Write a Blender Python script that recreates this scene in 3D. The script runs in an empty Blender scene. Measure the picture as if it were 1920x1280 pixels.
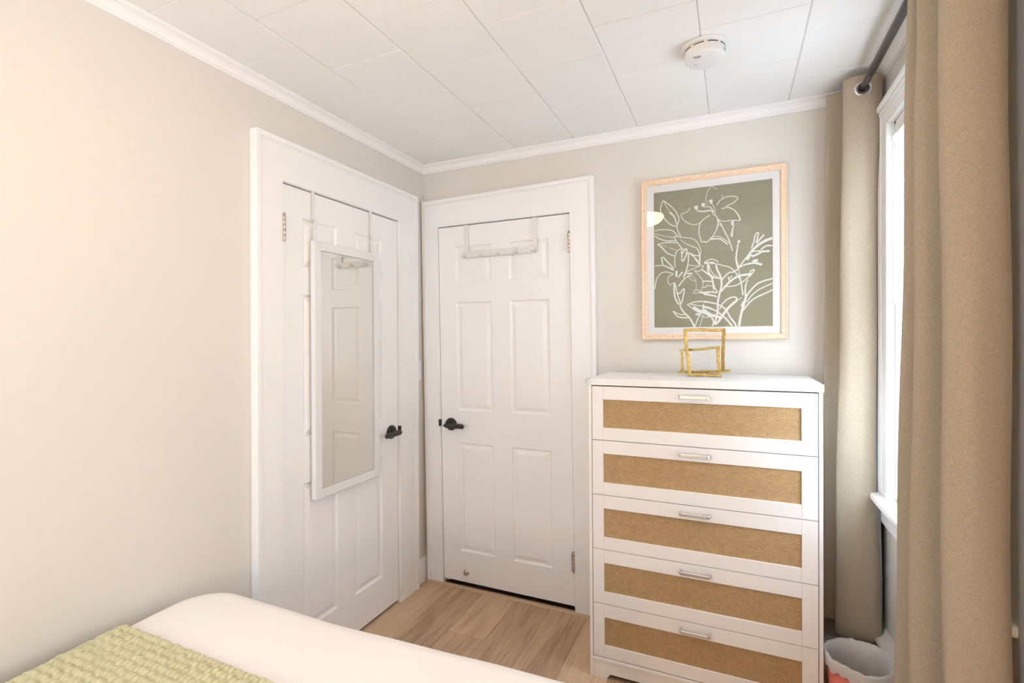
import bpy, bmesh, math, random
from mathutils import Vector, Matrix, noise
random.seed(7)
scene = bpy.context.scene
COL = scene.collection

# ------------------------------------------------------------------ camera
W_ROOM, Y_BACK, H_CEIL = 2.17, -3.70, 2.394
def make_camera():
    yaw, pitch, roll = math.radians(24.0475), math.radians(-0.5708), math.radians(-0.4934)
    f = Vector((-math.sin(yaw)*math.cos(pitch), math.cos(yaw)*math.cos(pitch), math.sin(pitch)))
    r0 = Vector((math.cos(yaw), math.sin(yaw), 0)); u0 = r0.cross(f)
    r = r0*math.cos(roll) + u0*math.sin(roll); u = u0*math.cos(roll) - r0*math.sin(roll)
    cd = bpy.data.cameras.new('camera'); cd.sensor_width = 36.0; cd.lens = 929.57*36/1920; cd.clip_start = 0.02
    co = bpy.data.objects.new('camera', cd); COL.objects.link(co)
    m = Matrix(((r.x, u.x, -f.x, 1.6486), (r.y, u.y, -f.y, -2.4381), (r.z, u.z, -f.z, 1.4072), (0, 0, 0, 1)))
    co.matrix_world = m
    scene.camera = co
make_camera()

# ------------------------------------------------------------------ world, daylight portal, exposure
SKY_STRENGTH = 17.5
LAMP_STRENGTH = 29.0
FILL_STRENGTH = 78.0
world = bpy.data.worlds.new('overcast_sky'); scene.world = world; world.use_nodes = True
bgn = world.node_tree.nodes['Background']
bgn.inputs[0].default_value = (0.80, 0.95, 1.13, 1); bgn.inputs[1].default_value = SKY_STRENGTH
for py0, py1 in ((-.98, -.29), (-3.15, -2.70)):      # daylight enters through the windows: two in the right wall, one added in the back wall for fill
    pl = bpy.data.lights.new('window_portal', 'AREA'); pl.shape = 'RECTANGLE'; pl.size = py1-py0; pl.size_y = 1.36
    pl.cycles.is_portal = True
    po = bpy.data.objects.new('window_portal', pl); COL.objects.link(po)
    po.location = (W_ROOM+0.16, (py0+py1)/2, 1.4825)
    po.rotation_euler = Vector((1, 0, 0)).to_track_quat('Z', 'Y').to_euler()
pl = bpy.data.lights.new('window_portal', 'AREA'); pl.shape = 'RECTANGLE'; pl.size = .41; pl.size_y = 1.36; pl.cycles.is_portal = True
po = bpy.data.objects.new('window_portal', pl); COL.objects.link(po); po.location = (.255, Y_BACK-.16, 1.4825)
po.rotation_euler = Vector((0, -1, 0)).to_track_quat('Z', 'Y').to_euler()
scene.view_settings.view_transform = 'Standard'; scene.view_settings.look = 'None'
scene.view_settings.exposure = -0.09; scene.view_settings.gamma = 1.0
scene.view_settings.use_curve_mapping = False
scene.cycles.max_bounces = 10; scene.cycles.diffuse_bounces = 5; scene.cycles.glossy_bounces = 4
scene.cycles.use_adaptive_sampling = True; scene.cycles.adaptive_threshold = 0.05; scene.cycles.adaptive_min_samples = 16
scene.cycles.transparent_max_bounces = 24; scene.cycles.transmission_bounces = 8
scene.cycles.sample_clamp_indirect = 8.0
scene.cycles.caustics_reflective = False; scene.cycles.caustics_refractive = False
scene.cycles.use_denoising = True

# ------------------------------------------------------------------ materials
MATS = {}
def srgb(r, g, b):
    def c(v):
        v /= 255.0
        return v/12.92 if v <= .04045 else ((v+.055)/1.055)**2.4
    return (c(r), c(g), c(b), 1)
class NT:
    def __init__(s, name):
        s.m = bpy.data.materials.new(name); s.m.use_nodes = True; s.t = s.m.node_tree
        s.b = s.t.nodes['Principled BSDF']; s.out = s.t.nodes['Material Output']; MATS[name] = s.m
    def n(s, typ, **kw):
        x = s.t.nodes.new(typ)
        for k, v in kw.items():
            if k.startswith('i_'):
                key = k[2:].replace('_', ' ')
                x.inputs[key].default_value = v
            else: setattr(x, k, v)
        return x
    def l(s, a, ao, b, bi): s.t.links.new(a.outputs[ao], b.inputs[bi])
    def coords(s, which='Object', scale=(1, 1, 1), rot=(0, 0, 0)):
        tc = s.n('ShaderNodeTexCoord'); mp = s.n('ShaderNodeMapping')
        mp.inputs['Scale'].default_value = scale; mp.inputs['Rotation'].default_value = rot
        s.l(tc, which, mp, 'Vector'); return mp
    def ramp(s, src, so, stops):
        r = s.n('ShaderNodeValToRGB'); s.l(src, so, r, 'Fac')
        el = r.color_ramp.elements
        while len(el) < len(stops): el.new(0.5)
        for e, (p, c) in zip(el, stops): e.position = p; e.color = c
        return r
    def bump(s, src, so, strength=.2, dist=.001, normal=None):
        b = s.n('ShaderNodeBump'); b.inputs['Strength'].default_value = strength; b.inputs['Distance'].default_value = dist
        s.l(src, so, b, 'Height')
        if normal: s.l(normal, 'Normal', b, 'Normal')
        s.l(b, 'Normal', s.b, 'Normal'); return b
def simple(name, col, rough=.5, metal=0., spec=.5, noise_scale=None, bstr=.15, bdist=.0006, var=0.0):
    t = NT(name); t.b.inputs['Base Color'].default_value = col; t.b.inputs['Roughness'].default_value = rough
    t.b.inputs['Metallic'].default_value = metal; t.b.inputs['Specular IOR Level'].default_value = spec
    if noise_scale:
        mp = t.coords(); nz = t.n('ShaderNodeTexNoise', i_Scale=noise_scale, i_Detail=4.0); t.l(mp, 'Vector', nz, 'Vector')
        t.bump(nz, 'Fac', bstr, bdist)
        if var:
            c0 = tuple(x*(1-var) for x in col[:3])+(1,); c1 = tuple(min(1, x*(1+var)) for x in col[:3])+(1,)
            r = t.ramp(nz, 'Fac', [(.3, c0), (.7, c1)]); t.l(r, 'Color', t.b, 'Base Color')
    return t.m
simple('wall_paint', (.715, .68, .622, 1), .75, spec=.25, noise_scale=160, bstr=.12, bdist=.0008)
simple('trim_paint', (.895, .89, .88, 1), .38, spec=.4, noise_scale=60, bstr=.06, bdist=.0008)
simple('door_paint', (.895, .89, .88, 1), .4, spec=.4, noise_scale=90, bstr=.07, bdist=.0006)
simple('ceiling_tile_paint', (.885, .878, .862, 1), .8, spec=.2, noise_scale=55, bstr=.35, bdist=.0016)
simple('ceiling_base', (.55, .53, .5, 1), .9)
simple('dresser_white', (.88, .865, .845, 1), .42, spec=.4, noise_scale=220, bstr=.03, bdist=.0004)
simple('dark_gap', (.03, .028, .026, 1), .8)
simple('hall_dark', (.10, .075, .06, 1), .7)
simple('hall_wood', (.085, .05, .035, 1), .35)
simple('plastic_white', (.80, .79, .77, 1), .35, spec=.45)
simple('plastic_warm_white', (.79, .77, .74, 1), .45)
simple('slot_dark', (.06, .055, .06, 1), .7)
simple('grey_print', (.35, .36, .36, 1), .6)
simple('black_bronze', (.055, .048, .046, 1), .42, metal=.6, spec=.5, noise_scale=300, bstr=.2, bdist=.0004, var=.3)
simple('nickel', (.55, .47, .40, 1), .32, metal=1.0)
simple('steel_light', (.72, .72, .73, 1), .3, metal=.85)
simple('rod_metal', (.085, .078, .075, 1), .38, metal=.7)
simple('mirror_glass', (.81, .805, .765, 1), .012, metal=1.0)
simple('mat_board', (.83, .82, .80, 1), .85, spec=.1)
simple('art_white', (.78, .78, .73, 1), .85, spec=.1)
simple('bed_white', (.86, .835, .81, 1), .85, spec=.15, noise_scale=7, bstr=.10, bdist=.004)
simple('threshold_tan', srgb(196, 168, 138), .5)
simple('paper_white', (.86, .85, .84, 1), .7)
simple('lining_grey', (.36, .385, .43, 1), .8, spec=.2)
simple('bed_frame_wood', (.25, .17, .11, 1), .5, noise_scale=30, var=.2)
simple('caulk_tan', (.62, .47, .33, 1), .8)

def m_gold():
    t = NT('antique_gold'); t.b.inputs['Metallic'].default_value = 1.0; t.b.inputs['Roughness'].default_value = .34
    mp = t.coords(); nz = t.n('ShaderNodeTexNoise', i_Scale=90.0, i_Detail=6.0, i_Roughness=.7); t.l(mp, 'Vector', nz, 'Vector')
    r = t.ramp(nz, 'Fac', [(.25, (.20, .125, .04, 1)), (.5, (.44, .31, .11, 1)), (.75, (.72, .55, .25, 1))]); t.l(r, 'Color', t.b, 'Base Color')
    t.bump(nz, 'Fac', .5, .002)
m_gold()
def m_frame_wood():
    t = NT('blush_wood'); t.b.inputs['Roughness'].default_value = .5
    mp = t.coords(scale=(30, 30, 30)); nz = t.n('ShaderNodeTexNoise', i_Scale=3.0, i_Detail=5.0); t.l(mp, 'Vector', nz, 'Vector')
    r = t.ramp(nz, 'Fac', [(.3, (.74, .53, .365, 1)), (.7, (.82, .62, .45, 1))]); t.l(r, 'Color', t.b, 'Base Color')
m_frame_wood()
def m_art():
    t = NT('sage_print'); t.b.inputs['Roughness'].default_value = .9; t.b.inputs['Specular IOR Level'].default_value = .1
    mp = t.coords(scale=(4, 4, 14)); nz = t.n('ShaderNodeTexNoise', i_Scale=5.0, i_Detail=8.0, i_Roughness=.65, i_Distortion=1.2); t.l(mp, 'Vector', nz, 'Vector')
    r = t.ramp(nz, 'Fac', [(.3, (.25, .235, .155, 1)), (.7, (.31, .295, .205, 1))]); t.l(r, 'Color', t.b, 'Base Color')
m_art()
def m_thin_glass(name, tint=(1, 1, 1, 1), rough=0.0, ior=1.45):
    t = NT(name); t.t.nodes.remove(t.b)
    tr = t.n('ShaderNodeBsdfTransparent'); tr.inputs[0].default_value = tint
    gl = t.n('ShaderNodeBsdfGlossy'); gl.inputs['Roughness'].default_value = rough
    lw = t.n('ShaderNodeLayerWeight'); lw.inputs['Blend'].default_value = .5
    f0 = ((ior-1)/(ior+1))**2
    pw = t.n('ShaderNodeMath', operation='POWER'); pw.inputs[1].default_value = 5.0; t.l(lw, 'Facing', pw, 0)
    fr = t.n('ShaderNodeMath', operation='MULTIPLY_ADD'); fr.inputs[1].default_value = 1-f0; fr.inputs[2].default_value = f0; t.l(pw, 'Value', fr, 0)
    mx = t.n('ShaderNodeMixShader'); t.l(fr, 'Value', mx, 0); t.l(tr, 'BSDF', mx, 1); t.l(gl, 'BSDF', mx, 2); t.l(mx, 'Shader', t.out, 'Surface')
m_thin_glass('window_glass'); m_thin_glass('picture_glass', rough=.01)
m_thin_glass('clear_silicone', (.93, .95, .97, 1), .08, 1.5)
def m_translucent(name, col, tcol, fac, rough=.7):
    t = NT(name); t.b.inputs['Base Color'].default_value = col; t.b.inputs['Roughness'].default_value = rough
    tr = t.n('ShaderNodeBsdfTranslucent'); tr.inputs['Color'].default_value = tcol
    mx = t.n('ShaderNodeMixShader'); mx.inputs[0].default_value = fac
    t.l(t.b, 'BSDF', mx, 1); t.l(tr, 'BSDF', mx, 2); t.l(mx, 'Shader', t.out, 'Surface'); return t, tr, mx
m_translucent('blind_slat', (.88, .88, .88, 1), (.94, .94, .93, 1), .66, .5)
m_translucent('bin_liner', (.78, .77, .76, 1), (.8, .8, .8, 1), .35, .35)
def m_linen(name, base, fac):
    t, tr, mx = m_translucent(name, base, base, fac, .9)
    t.b.inputs['Specular IOR Level'].default_value = .1
    hs = []
    for sc in ((1100, 90, 1), (80, 1000, 1)):
        mp = t.coords('UV', scale=sc); nz = t.n('ShaderNodeTexNoise', i_Scale=1.0, i_Detail=3.0, i_Roughness=.6); t.l(mp, 'Vector', nz, 'Vector'); hs.append(nz)
    mp = t.coords('UV', scale=(420, 420, 1)); n3 = t.n('ShaderNodeTexNoise', i_Scale=1.0, i_Detail=2.0); t.l(mp, 'Vector', n3, 'Vector')
    a = t.n('ShaderNodeMath', operation='ADD'); t.l(hs[0], 'Fac', a, 0); t.l(hs[1], 'Fac', a, 1)
    b = t.n('ShaderNodeMath', operation='ADD'); t.l(a, 'Value', b, 0); t.l(n3, 'Fac', b, 1)
    c = t.n('ShaderNodeMath', operation='MULTIPLY'); c.inputs[1].default_value = 1/3; t.l(b, 'Value', c, 0)
    lo = tuple(x*.70 for x in base[:3])+(1,); hi = tuple(min(1, x*1.2) for x in base[:3])+(1,)
    r = t.ramp(c, 'Value', [(.36, lo), (.62, hi)]); t.l(r, 'Color', t.b, 'Base Color'); t.l(r, 'Color', tr, 'Color')
    t.bump(c, 'Value', .5, .0012)
m_linen('linen_curtain', (.475, .40, .30, 1), .16)
def m_throw():
    t = NT('sage_throw'); t.b.inputs['Roughness'].default_value = .95; t.b.inputs['Specular IOR Level'].default_value = .05
    t.b.inputs['Sheen Weight'].default_value = .3
    mp = t.coords(); nz = t.n('ShaderNodeTexNoise', i_Scale=35.0, i_Detail=2.0); t.l(mp, 'Vector', nz, 'Vector')
    r = t.ramp(nz, 'Fac', [(.3, (.545, .515, .305, 1)), (.7, (.62, .585, .365, 1))]); t.l(r, 'Color', t.b, 'Base Color')
    n2 = t.n('ShaderNodeTexNoise', i_Scale=900.0, i_Detail=2.0); t.l(mp, 'Vector', n2, 'Vector'); t.bump(n2, 'Fac', .5, .002)
m_throw()
def m_plank():
    t = NT('oak_plank'); t.b.inputs['Roughness'].default_value = .42; t.b.inputs['Specular IOR Level'].default_value = .35
    oi = t.n('ShaderNodeObjectInfo'); tc = t.n('ShaderNodeTexCoord')
    off = t.n('ShaderNodeVectorMath', operation='SCALE'); cv = t.n('ShaderNodeCombineXYZ')
    for i in range(3): t.l(oi, 'Random', cv, i)
    off.inputs['Scale'].default_value = 37.0; t.l(cv, 'Vector', off, 0)
    ad = t.n('ShaderNodeVectorMath', operation='ADD'); t.l(tc, 'Object', ad, 0); t.l(off, 'Vector', ad, 1)
    m1 = t.n('ShaderNodeMapping'); m1.inputs['Scale'].default_value = (60, 2.2, 60); t.l(ad, 'Vector', m1, 'Vector')
    fine = t.n('ShaderNodeTexNoise', i_Scale=2.2, i_Detail=6.0, i_Roughness=.65); t.l(m1, 'Vector', fine, 'Vector')
    m2 = t.n('ShaderNodeMapping'); m2.inputs['Scale'].default_value = (9, 1.0, 9); t.l(ad, 'Vector', m2, 'Vector')
    broad = t.n('ShaderNodeTexNoise', i_Scale=1.1, i_Detail=3.0); t.l(m2, 'Vector', broad, 'Vector')
    mul = t.n('ShaderNodeMath', operation='MULTIPLY'); mul.inputs[1].default_value = 16.0; t.l(broad, 'Fac', mul, 0)
    sn = t.n('ShaderNodeMath', operation='SINE'); t.l(mul, 'Value', sn, 0)
    sc = t.n('ShaderNodeMath', operation='MULTIPLY_ADD'); sc.inputs[1].default_value = .10; t.l(sn, 'Value', sc, 0); t.l(fine, 'Fac', sc, 2)
    rr = t.n('ShaderNodeMath', operation='MULTIPLY_ADD'); rr.inputs[1].default_value = .34; rr.inputs[2].default_value = -.17; t.l(oi, 'Random', rr, 0)
    s2 = t.n('ShaderNodeMath', operation='ADD'); t.l(sc, 'Value', s2, 0); t.l(rr, 'Value', s2, 1)
    r = t.ramp(s2, 'Value', [(.2, (.33, .205, .125, 1)), (.5, (.52, .345, .215, 1)), (.8, (.64, .455, .30, 1))]); t.l(r, 'Color', t.b, 'Base Color')
    t.bump(fine, 'Fac', .12, .0008)
m_plank()
def m_rattan():
    t = NT('woven_rattan'); t.b.inputs['Roughness'].default_value = .7; t.b.inputs['Specular IOR Level'].default_value = .2
    mp = t.coords('Object', scale=(1, 1, 1), rot=(math.radians(-90), 0, 0))
    br = t.n('ShaderNodeTexBrick', offset=.5); t.l(mp, 'Vector', br, 'Vector')
    br.inputs['Scale'].default_value = 1.0; br.inputs['Brick Width'].default_value = .0098; br.inputs['Row Height'].default_value = .0045
    br.inputs['Mortar Size'].default_value = .0009; br.inputs['Mortar Smooth'].default_value = .35; br.inputs['Bias'].default_value = 0
    br.inputs['Color1'].default_value = (.65, .44, .235, 1); br.inputs['Color2'].default_value = (.53, .35, .18, 1); br.inputs['Mortar'].default_value = (.26, .165, .085, 1)
    nz = t.n('ShaderNodeTexNoise', i_Scale=40.0, i_Detail=3.0); t.l(mp, 'Vector', nz, 'Vector')
    r = t.ramp(nz, 'Fac', [(.3, (.95, .95, .95, 1)), (.7, (1.06, 1.05, 1.04, 1))])
    mx = t.n('ShaderNodeMix', data_type='RGBA', blend_type='MULTIPLY'); mx.inputs[0].default_value = 1
    t.t.links.new(br.outputs['Color'], mx.inputs[6]); t.t.links.new(r.outputs['Color'], mx.inputs[7])
    t.t.links.new(mx.outputs[2], t.b.inputs['Base Color'])
    iv = t.n('ShaderNodeMath', operation='SUBTRACT'); iv.inputs[0].default_value = 1; t.l(br, 'Fac', iv, 1)
    t.bump(iv, 'Value', .6, .001)
m_rattan()
def m_lamp():
    t = NT('lit_opal_glass'); t.b.inputs['Base Color'].default_value = (.9, .88, .84, 1)
    t.b.inputs['Emission Color'].default_value = (1.0, .70, .42, 1); t.b.inputs['Emission Strength'].default_value = LAMP_STRENGTH
m_lamp()
def m_fill_globe():
    t = NT('fill_globe'); t.b.inputs['Base Color'].default_value = (.9, .85, .78, 1)  # glow of the lamp added behind the camera
    t.b.inputs['Emission Color'].default_value = (1.0, .58, .26, 1); t.b.inputs['Emission Strength'].default_value = FILL_STRENGTH
m_fill_globe()
def m_bin():
    t = NT('bin_print'); t.b.inputs['Roughness'].default_value = .45
    mp = t.coords(); w = t.n('ShaderNodeTexNoise', i_Scale=9.0, i_Detail=1.0); t.l(mp, 'Vector', w, 'Vector')
    r = t.ramp(w, 'Fac', [(.44, (.72, .70, .68, 1)), (.46, (.66, .16, .12, 1))]); t.l(r, 'Color', t.b, 'Base Color')
m_bin()

# ------------------------------------------------------------------ mesh helpers
class MB:
    """collects geometry in world coordinates; build() links it as one mesh object, local to its parent chain"""
    def __init__(s, warp=None): s.v = []; s.f = []; s.sm = []; s.warp = warp
    def add(s, vs, fs, smooth=False):
        o = len(s.v); s.v += [tuple(p) for p in vs]; s.f += [tuple(i+o for i in f) for f in fs]; s.sm += [smooth]*len(fs); return s
    def box(s, a, b, bev=0.0):
        lo = [min(a[i], b[i]) for i in range(3)]; hi = [max(a[i], b[i]) for i in range(3)]
        if bev <= 0:
            vs = [(x, y, z) for x in (lo[0], hi[0]) for y in (lo[1], hi[1]) for z in (lo[2], hi[2])]
            return s.add(vs, [(0, 1, 3, 2), (4, 6, 7, 5), (0, 4, 5, 1), (2, 3, 7, 6), (0, 2, 6, 4), (1, 5, 7, 3)])
        bm = bmesh.new(); bmesh.ops.create_cube(bm, size=1)
        for v in bm.verts: v.co = Vector([(lo[i]+hi[i])/2+v.co[i]*(hi[i]-lo[i]) for i in range(3)])
        bmesh.ops.bevel(bm, geom=bm.edges[:], offset=bev, segments=2, affect='EDGES', profile=.5)
        return s.bm(bm)
    def bm(s, bm, mat=None, smooth=False):
        bm.verts.ensure_lookup_table(); bm.verts.index_update()
        vs = [(mat @ v.co) if mat else v.co.copy() for v in bm.verts]
        s.add(vs, [tuple(v.index for v in f.verts) for f in bm.faces], smooth); bm.free(); return s
    def prism(s, poly, axis, a, b):
        """poly: 2D points; extruded along axis from a to b. axis x:(y,z) y:(x,z) z:(x,y)"""
        def P(p, t): return {'x': (t, p[0], p[1]), 'y': (p[0], t, p[1]), 'z': (p[0], p[1], t)}[axis]
        n = len(poly); vs = [P(p, a) for p in poly]+[P(p, b) for p in poly]
        fs = [(i, (i+1) % n, (i+1) % n+n, i+n) for i in range(n)]+[tuple(range(n))[::-1], tuple(range(n, 2*n))]
        return s.add(vs, fs)
    def sweep(s, prof, path, closed_prof=True, smooth=False):
        """prof list of rings (each list of 3D points) -> skin"""
        n = len(path[0]); vs = [p for ring in path for p in ring]; fs = []
        for k in range(len(path)-1):
            for i in range(n if closed_prof else n-1):
                j = (i+1) % n; fs.append((k*n+i, k*n+j, (k+1)*n+j, (k+1)*n+i))
        if closed_prof: fs += [tuple(range(n))[::-1], tuple((len(path)-1)*n+i for i in range(n))]
        return s.add(vs, fs, smooth)
    def lathe(s, prof, org, axis=(0, 0, 1), seg=32, smooth=True):
        ax = Vector(axis).normalized(); t = Vector((1, 0, 0)) if abs(ax.x) < .9 else Vector((0, 1, 0)); e1 = (t-ax*t.dot(ax)).normalized(); e2 = ax.cross(e1); org = Vector(org)
        vs = []; fs = []
        for (r, h) in prof:
            for k in range(seg):
                a = 2*math.pi*k/seg; vs.append(org+ax*h+(e1*math.cos(a)+e2*math.sin(a))*r)
        for i in range(len(prof)-1):
            for k in range(seg):
                j = (k+1) % seg; fs.append((i*seg+k, i*seg+j, (i+1)*seg+j, (i+1)*seg+k))
        fs.append(tuple(range(seg))[::-1]); fs.append(tuple((len(prof)-1)*seg+k for k in range(seg)))
        return s.add(vs, fs, smooth)
    def tube(s, pts, rad, seg=10, sx=1.0, smooth=True):
        pts = [Vector(p) for p in pts]; rings = []
        up = None
        for i, p in enumerate(pts):
            d = (pts[min(i+1, len(pts)-1)]-pts[max(i-1, 0)]).normalized()
            if up is None: up = Vector((0, 0, 1)) if abs(d.z) < .9 else Vector((1, 0, 0))
            e1 = (up-d*up.dot(d)).normalized(); e2 = d.cross(e1); up = e1
            r = rad[i] if isinstance(rad, (list, tuple)) else rad
            rings.append([p+e1*math.cos(2*math.pi*k/seg)*r+e2*math.sin(2*math.pi*k/seg)*r*sx for k in range(seg)])
        return s.sweep(None, rings, True, smooth)
    def bar(s, a, b, w, h, up=(0, 1, 0), bev=0):
        a = Vector(a); b = Vector(b); d = (b-a); L = d.length; d.normalize(); up = Vector(up); e1 = (up-d*up.dot(d)).normalized(); e2 = d.cross(e1)
        bm = bmesh.new(); bmesh.ops.create_cube(bm, size=1)
        for v in bm.verts: v.co = Vector((v.co.x*L, v.co.y*w, v.co.z*h))
        if bev: bmesh.ops.bevel(bm, geom=bm.edges[:], offset=bev, segments=2, affect='EDGES')
        M = Matrix((d, e1, e2)).transposed().to_4x4(); M.translation = (a+b)/2
        return s.bm(bm, M)
    def build(s, name, mat, parent=None, uv=None, auto=None):
        vs = [s.warp(Vector(p)) for p in s.v] if s.warp else s.v
        org = wloc(parent) if parent else Vector((0, 0, 0))
        me = bpy.data.meshes.new(name); me.from_pydata([tuple(Vector(p)-org) for p in vs], [], s.f)
        for p, sm in zip(me.polygons, s.sm): p.use_smooth = sm
        if uv:
            ul = me.uv_layers.new(name='UVMap')
            for lp in me.loops: ul.data[lp.index].uv = uv[lp.vertex_index]
        bm = bmesh.new(); bm.from_mesh(me); bmesh.ops.recalc_face_normals(bm, faces=bm.faces[:]); bm.to_mesh(me); bm.free()
        me.materials.append(MATS[mat]); me.update()
        o = bpy.data.objects.new(name, me); COL.objects.link(o)
        if parent: o.parent = parent
        return o
def wloc(o):
    p = Vector((0, 0, 0))
    while o is not None: p = p+Vector(o.location); o = o.parent
    return p
def tag(o, label, cat, group=None, kind=None):
    o['label'] = label; o['category'] = cat
    if group: o['group'] = group
    if kind: o['kind'] = kind
    return o
def thing(name, label, cat, loc, group=None, kind=None):
    e = bpy.data.objects.new(name, None); COL.objects.link(e); e.location = loc; e.empty_display_size = .05
    return tag(e, label, cat, group, kind)
def lab(o, label): o['label'] = label; return o

# ------------------------------------------------------------------ the room shell
WT = .12
KL, KF = .011, .008                       # this old house is slightly out of plumb
warpL = lambda p: Vector((p.x, p.y-KL*(2.03-p.z), p.z))
warpF = lambda p: Vector((p.x+KF*(2.03-p.z), p.y, p.z))
LD = (-1.008, -.271, .016, 2.022)         # left door: y0, y1, z0, z1
FD = (.112, .889, .028, 2.028)            # far door: x0, x1, z0, z1
WIN = (-.98, -.290, .815, 2.150)         # window opening: y0, y1, z0, z1
WIN2 = (-3.15, -2.70, .815, 2.150)        # a second window beside the camera, out of frame, whose daylight lights the bed and left wall
FILL_WIN = (-.46, -.05, .815, 2.150)          # unseen window added in the back wall (x = -y) to brighten the far door

b = MB()                                   # left wall with door opening
oy0, oy1, oz = LD[0]-.05, LD[1]+.02, 2.055
b.box((-WT, Y_BACK, 0), (0, oy0, H_CEIL+.05)); b.box((-WT, oy1, 0), (0, 0, H_CEIL+.05)); b.box((-WT, oy0, oz), (0, oy1, H_CEIL+.05))
tag(b.build('wall_left', 'wall_paint'), 'greige painted wall on the left beside the bed', 'wall', kind='structure')
b = MB()
ox0, ox1 = FD[0]-.022, FD[1]+.045
b.box((-WT, 0, 0), (ox0, WT, H_CEIL+.05)); b.box((ox1, 0, 0), (W_ROOM+.2, WT, H_CEIL+.05)); b.box((ox0, 0, oz), (ox1, WT, H_CEIL+.05))
tag(b.build('wall_far', 'wall_paint'), 'greige painted far wall behind the dresser and picture', 'wall', kind='structure')
b = MB(); xo = W_ROOM+.15
for ya, yb in ((Y_BACK, WIN2[0]), (WIN2[1], WIN[0]), (WIN[1], 0)): b.box((W_ROOM, ya, 0), (xo, yb, H_CEIL+.05))
for wy0, wy1, wz0, wz1 in (WIN, WIN2): b.box((W_ROOM, wy0, 0), (xo, wy1, wz0)); b.box((W_ROOM, wy0, wz1), (xo, wy1, H_CEIL+.05))
tag(b.build('wall_right', 'wall_paint'), 'greige painted window wall behind the linen curtains', 'wall', kind='structure')
b = MB(); yb = Y_BACK-.15
b.box((-WT, yb, 0), (-FILL_WIN[1], Y_BACK, H_CEIL+.05)); b.box((-FILL_WIN[0], yb, 0), (W_ROOM+.15, Y_BACK, H_CEIL+.05)); b.box((-FILL_WIN[1], yb, 0), (-FILL_WIN[0], Y_BACK, FILL_WIN[2])); b.box((-FILL_WIN[1], yb, FILL_WIN[3]), (-FILL_WIN[0], Y_BACK, H_CEIL+.05))
tag(b.build('wall_back', 'wall_paint'), 'greige painted wall behind the camera', 'wall', kind='structure')

# closed dark spaces behind the two doors
b = MB(); b.box((-.62, -1.25, -.02), (-WT-.5+.02, -.05, 2.25)); b.box((-.62, -1.25, -.02), (-WT, -1.23, 2.25)); b.box((-.62, -.07, -.02), (-WT, -.05, 2.25)); b.box((-.62, -1.25, 2.23), (-WT, -.05, 2.25)); b.box((-.62, -1.25, -.03), (0, -.05, -.012))
tag(b.build('wall_closet', 'hall_dark'), 'dark closet interior behind the mirrored door', 'closet interior', kind='structure')
b = MB(); b.box((-.05, .62, -.02), (1.1, .64, 2.25)); b.box((-.05, WT, -.02), (-.03, .64, 2.25)); b.box((1.08, WT, -.02), (1.1, .64, 2.25)); b.box((-.05, WT, 2.23), (1.1, .64, 2.25))
tag(b.build('wall_hall', 'hall_dark'), 'dark hallway walls behind the far door', 'hallway wall', kind='structure')
b = MB(); b.box((-.05, .002, -.03), (1.1, .64, -.004))
tag(b.build('floor_hall', 'hall_wood'), 'dark brown hallway floor seen under the far door', 'floor', kind='structure')

# floor of planks
b = MB(); b.box((-.02, Y_BACK, -.10), (W_ROOM+.02, .0, -.012))
floor = tag(b.build('floor', 'dark_gap'), 'light oak plank floor', 'floor', kind='structure')
pw = .1955; n = 0; plank_cache = {}
for i in range(-1, 12):
    x0, x1 = max(0.0, i*pw), min(W_ROOM, (i+1)*pw)
    if x1-x0 < .02: continue
    off = {2: -.41, 1: -.93, 3: -.80, 4: -1.1, 0: -.62, 5: -.33}.get(i, -random.random()*1.2)
    ys = [0.0, off]
    while ys[-1] > Y_BACK: ys.append(max(Y_BACK, ys[-1]-1.22))
    for y1, y0 in zip(ys, ys[1:]):
        if y1-y0 < .02: continue
        key = (round(x1-x0, 4), round(y1-y0, 4))
        if key not in plank_cache:
            w, l = key; b = MB(); b.box((-w/2+.0004, -l/2+.0004, -.012), (w/2-.0004, l/2-.0004, 0), .0009)
            o = b.build('plank', 'oak_plank', floor); plank_cache[key] = o.data
        else:
            o = bpy.data.objects.new('plank', plank_cache[key]); COL.objects.link(o); o.parent = floor
        o.location = ((x0+x1)/2, (y0+y1)/2, 0)

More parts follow.
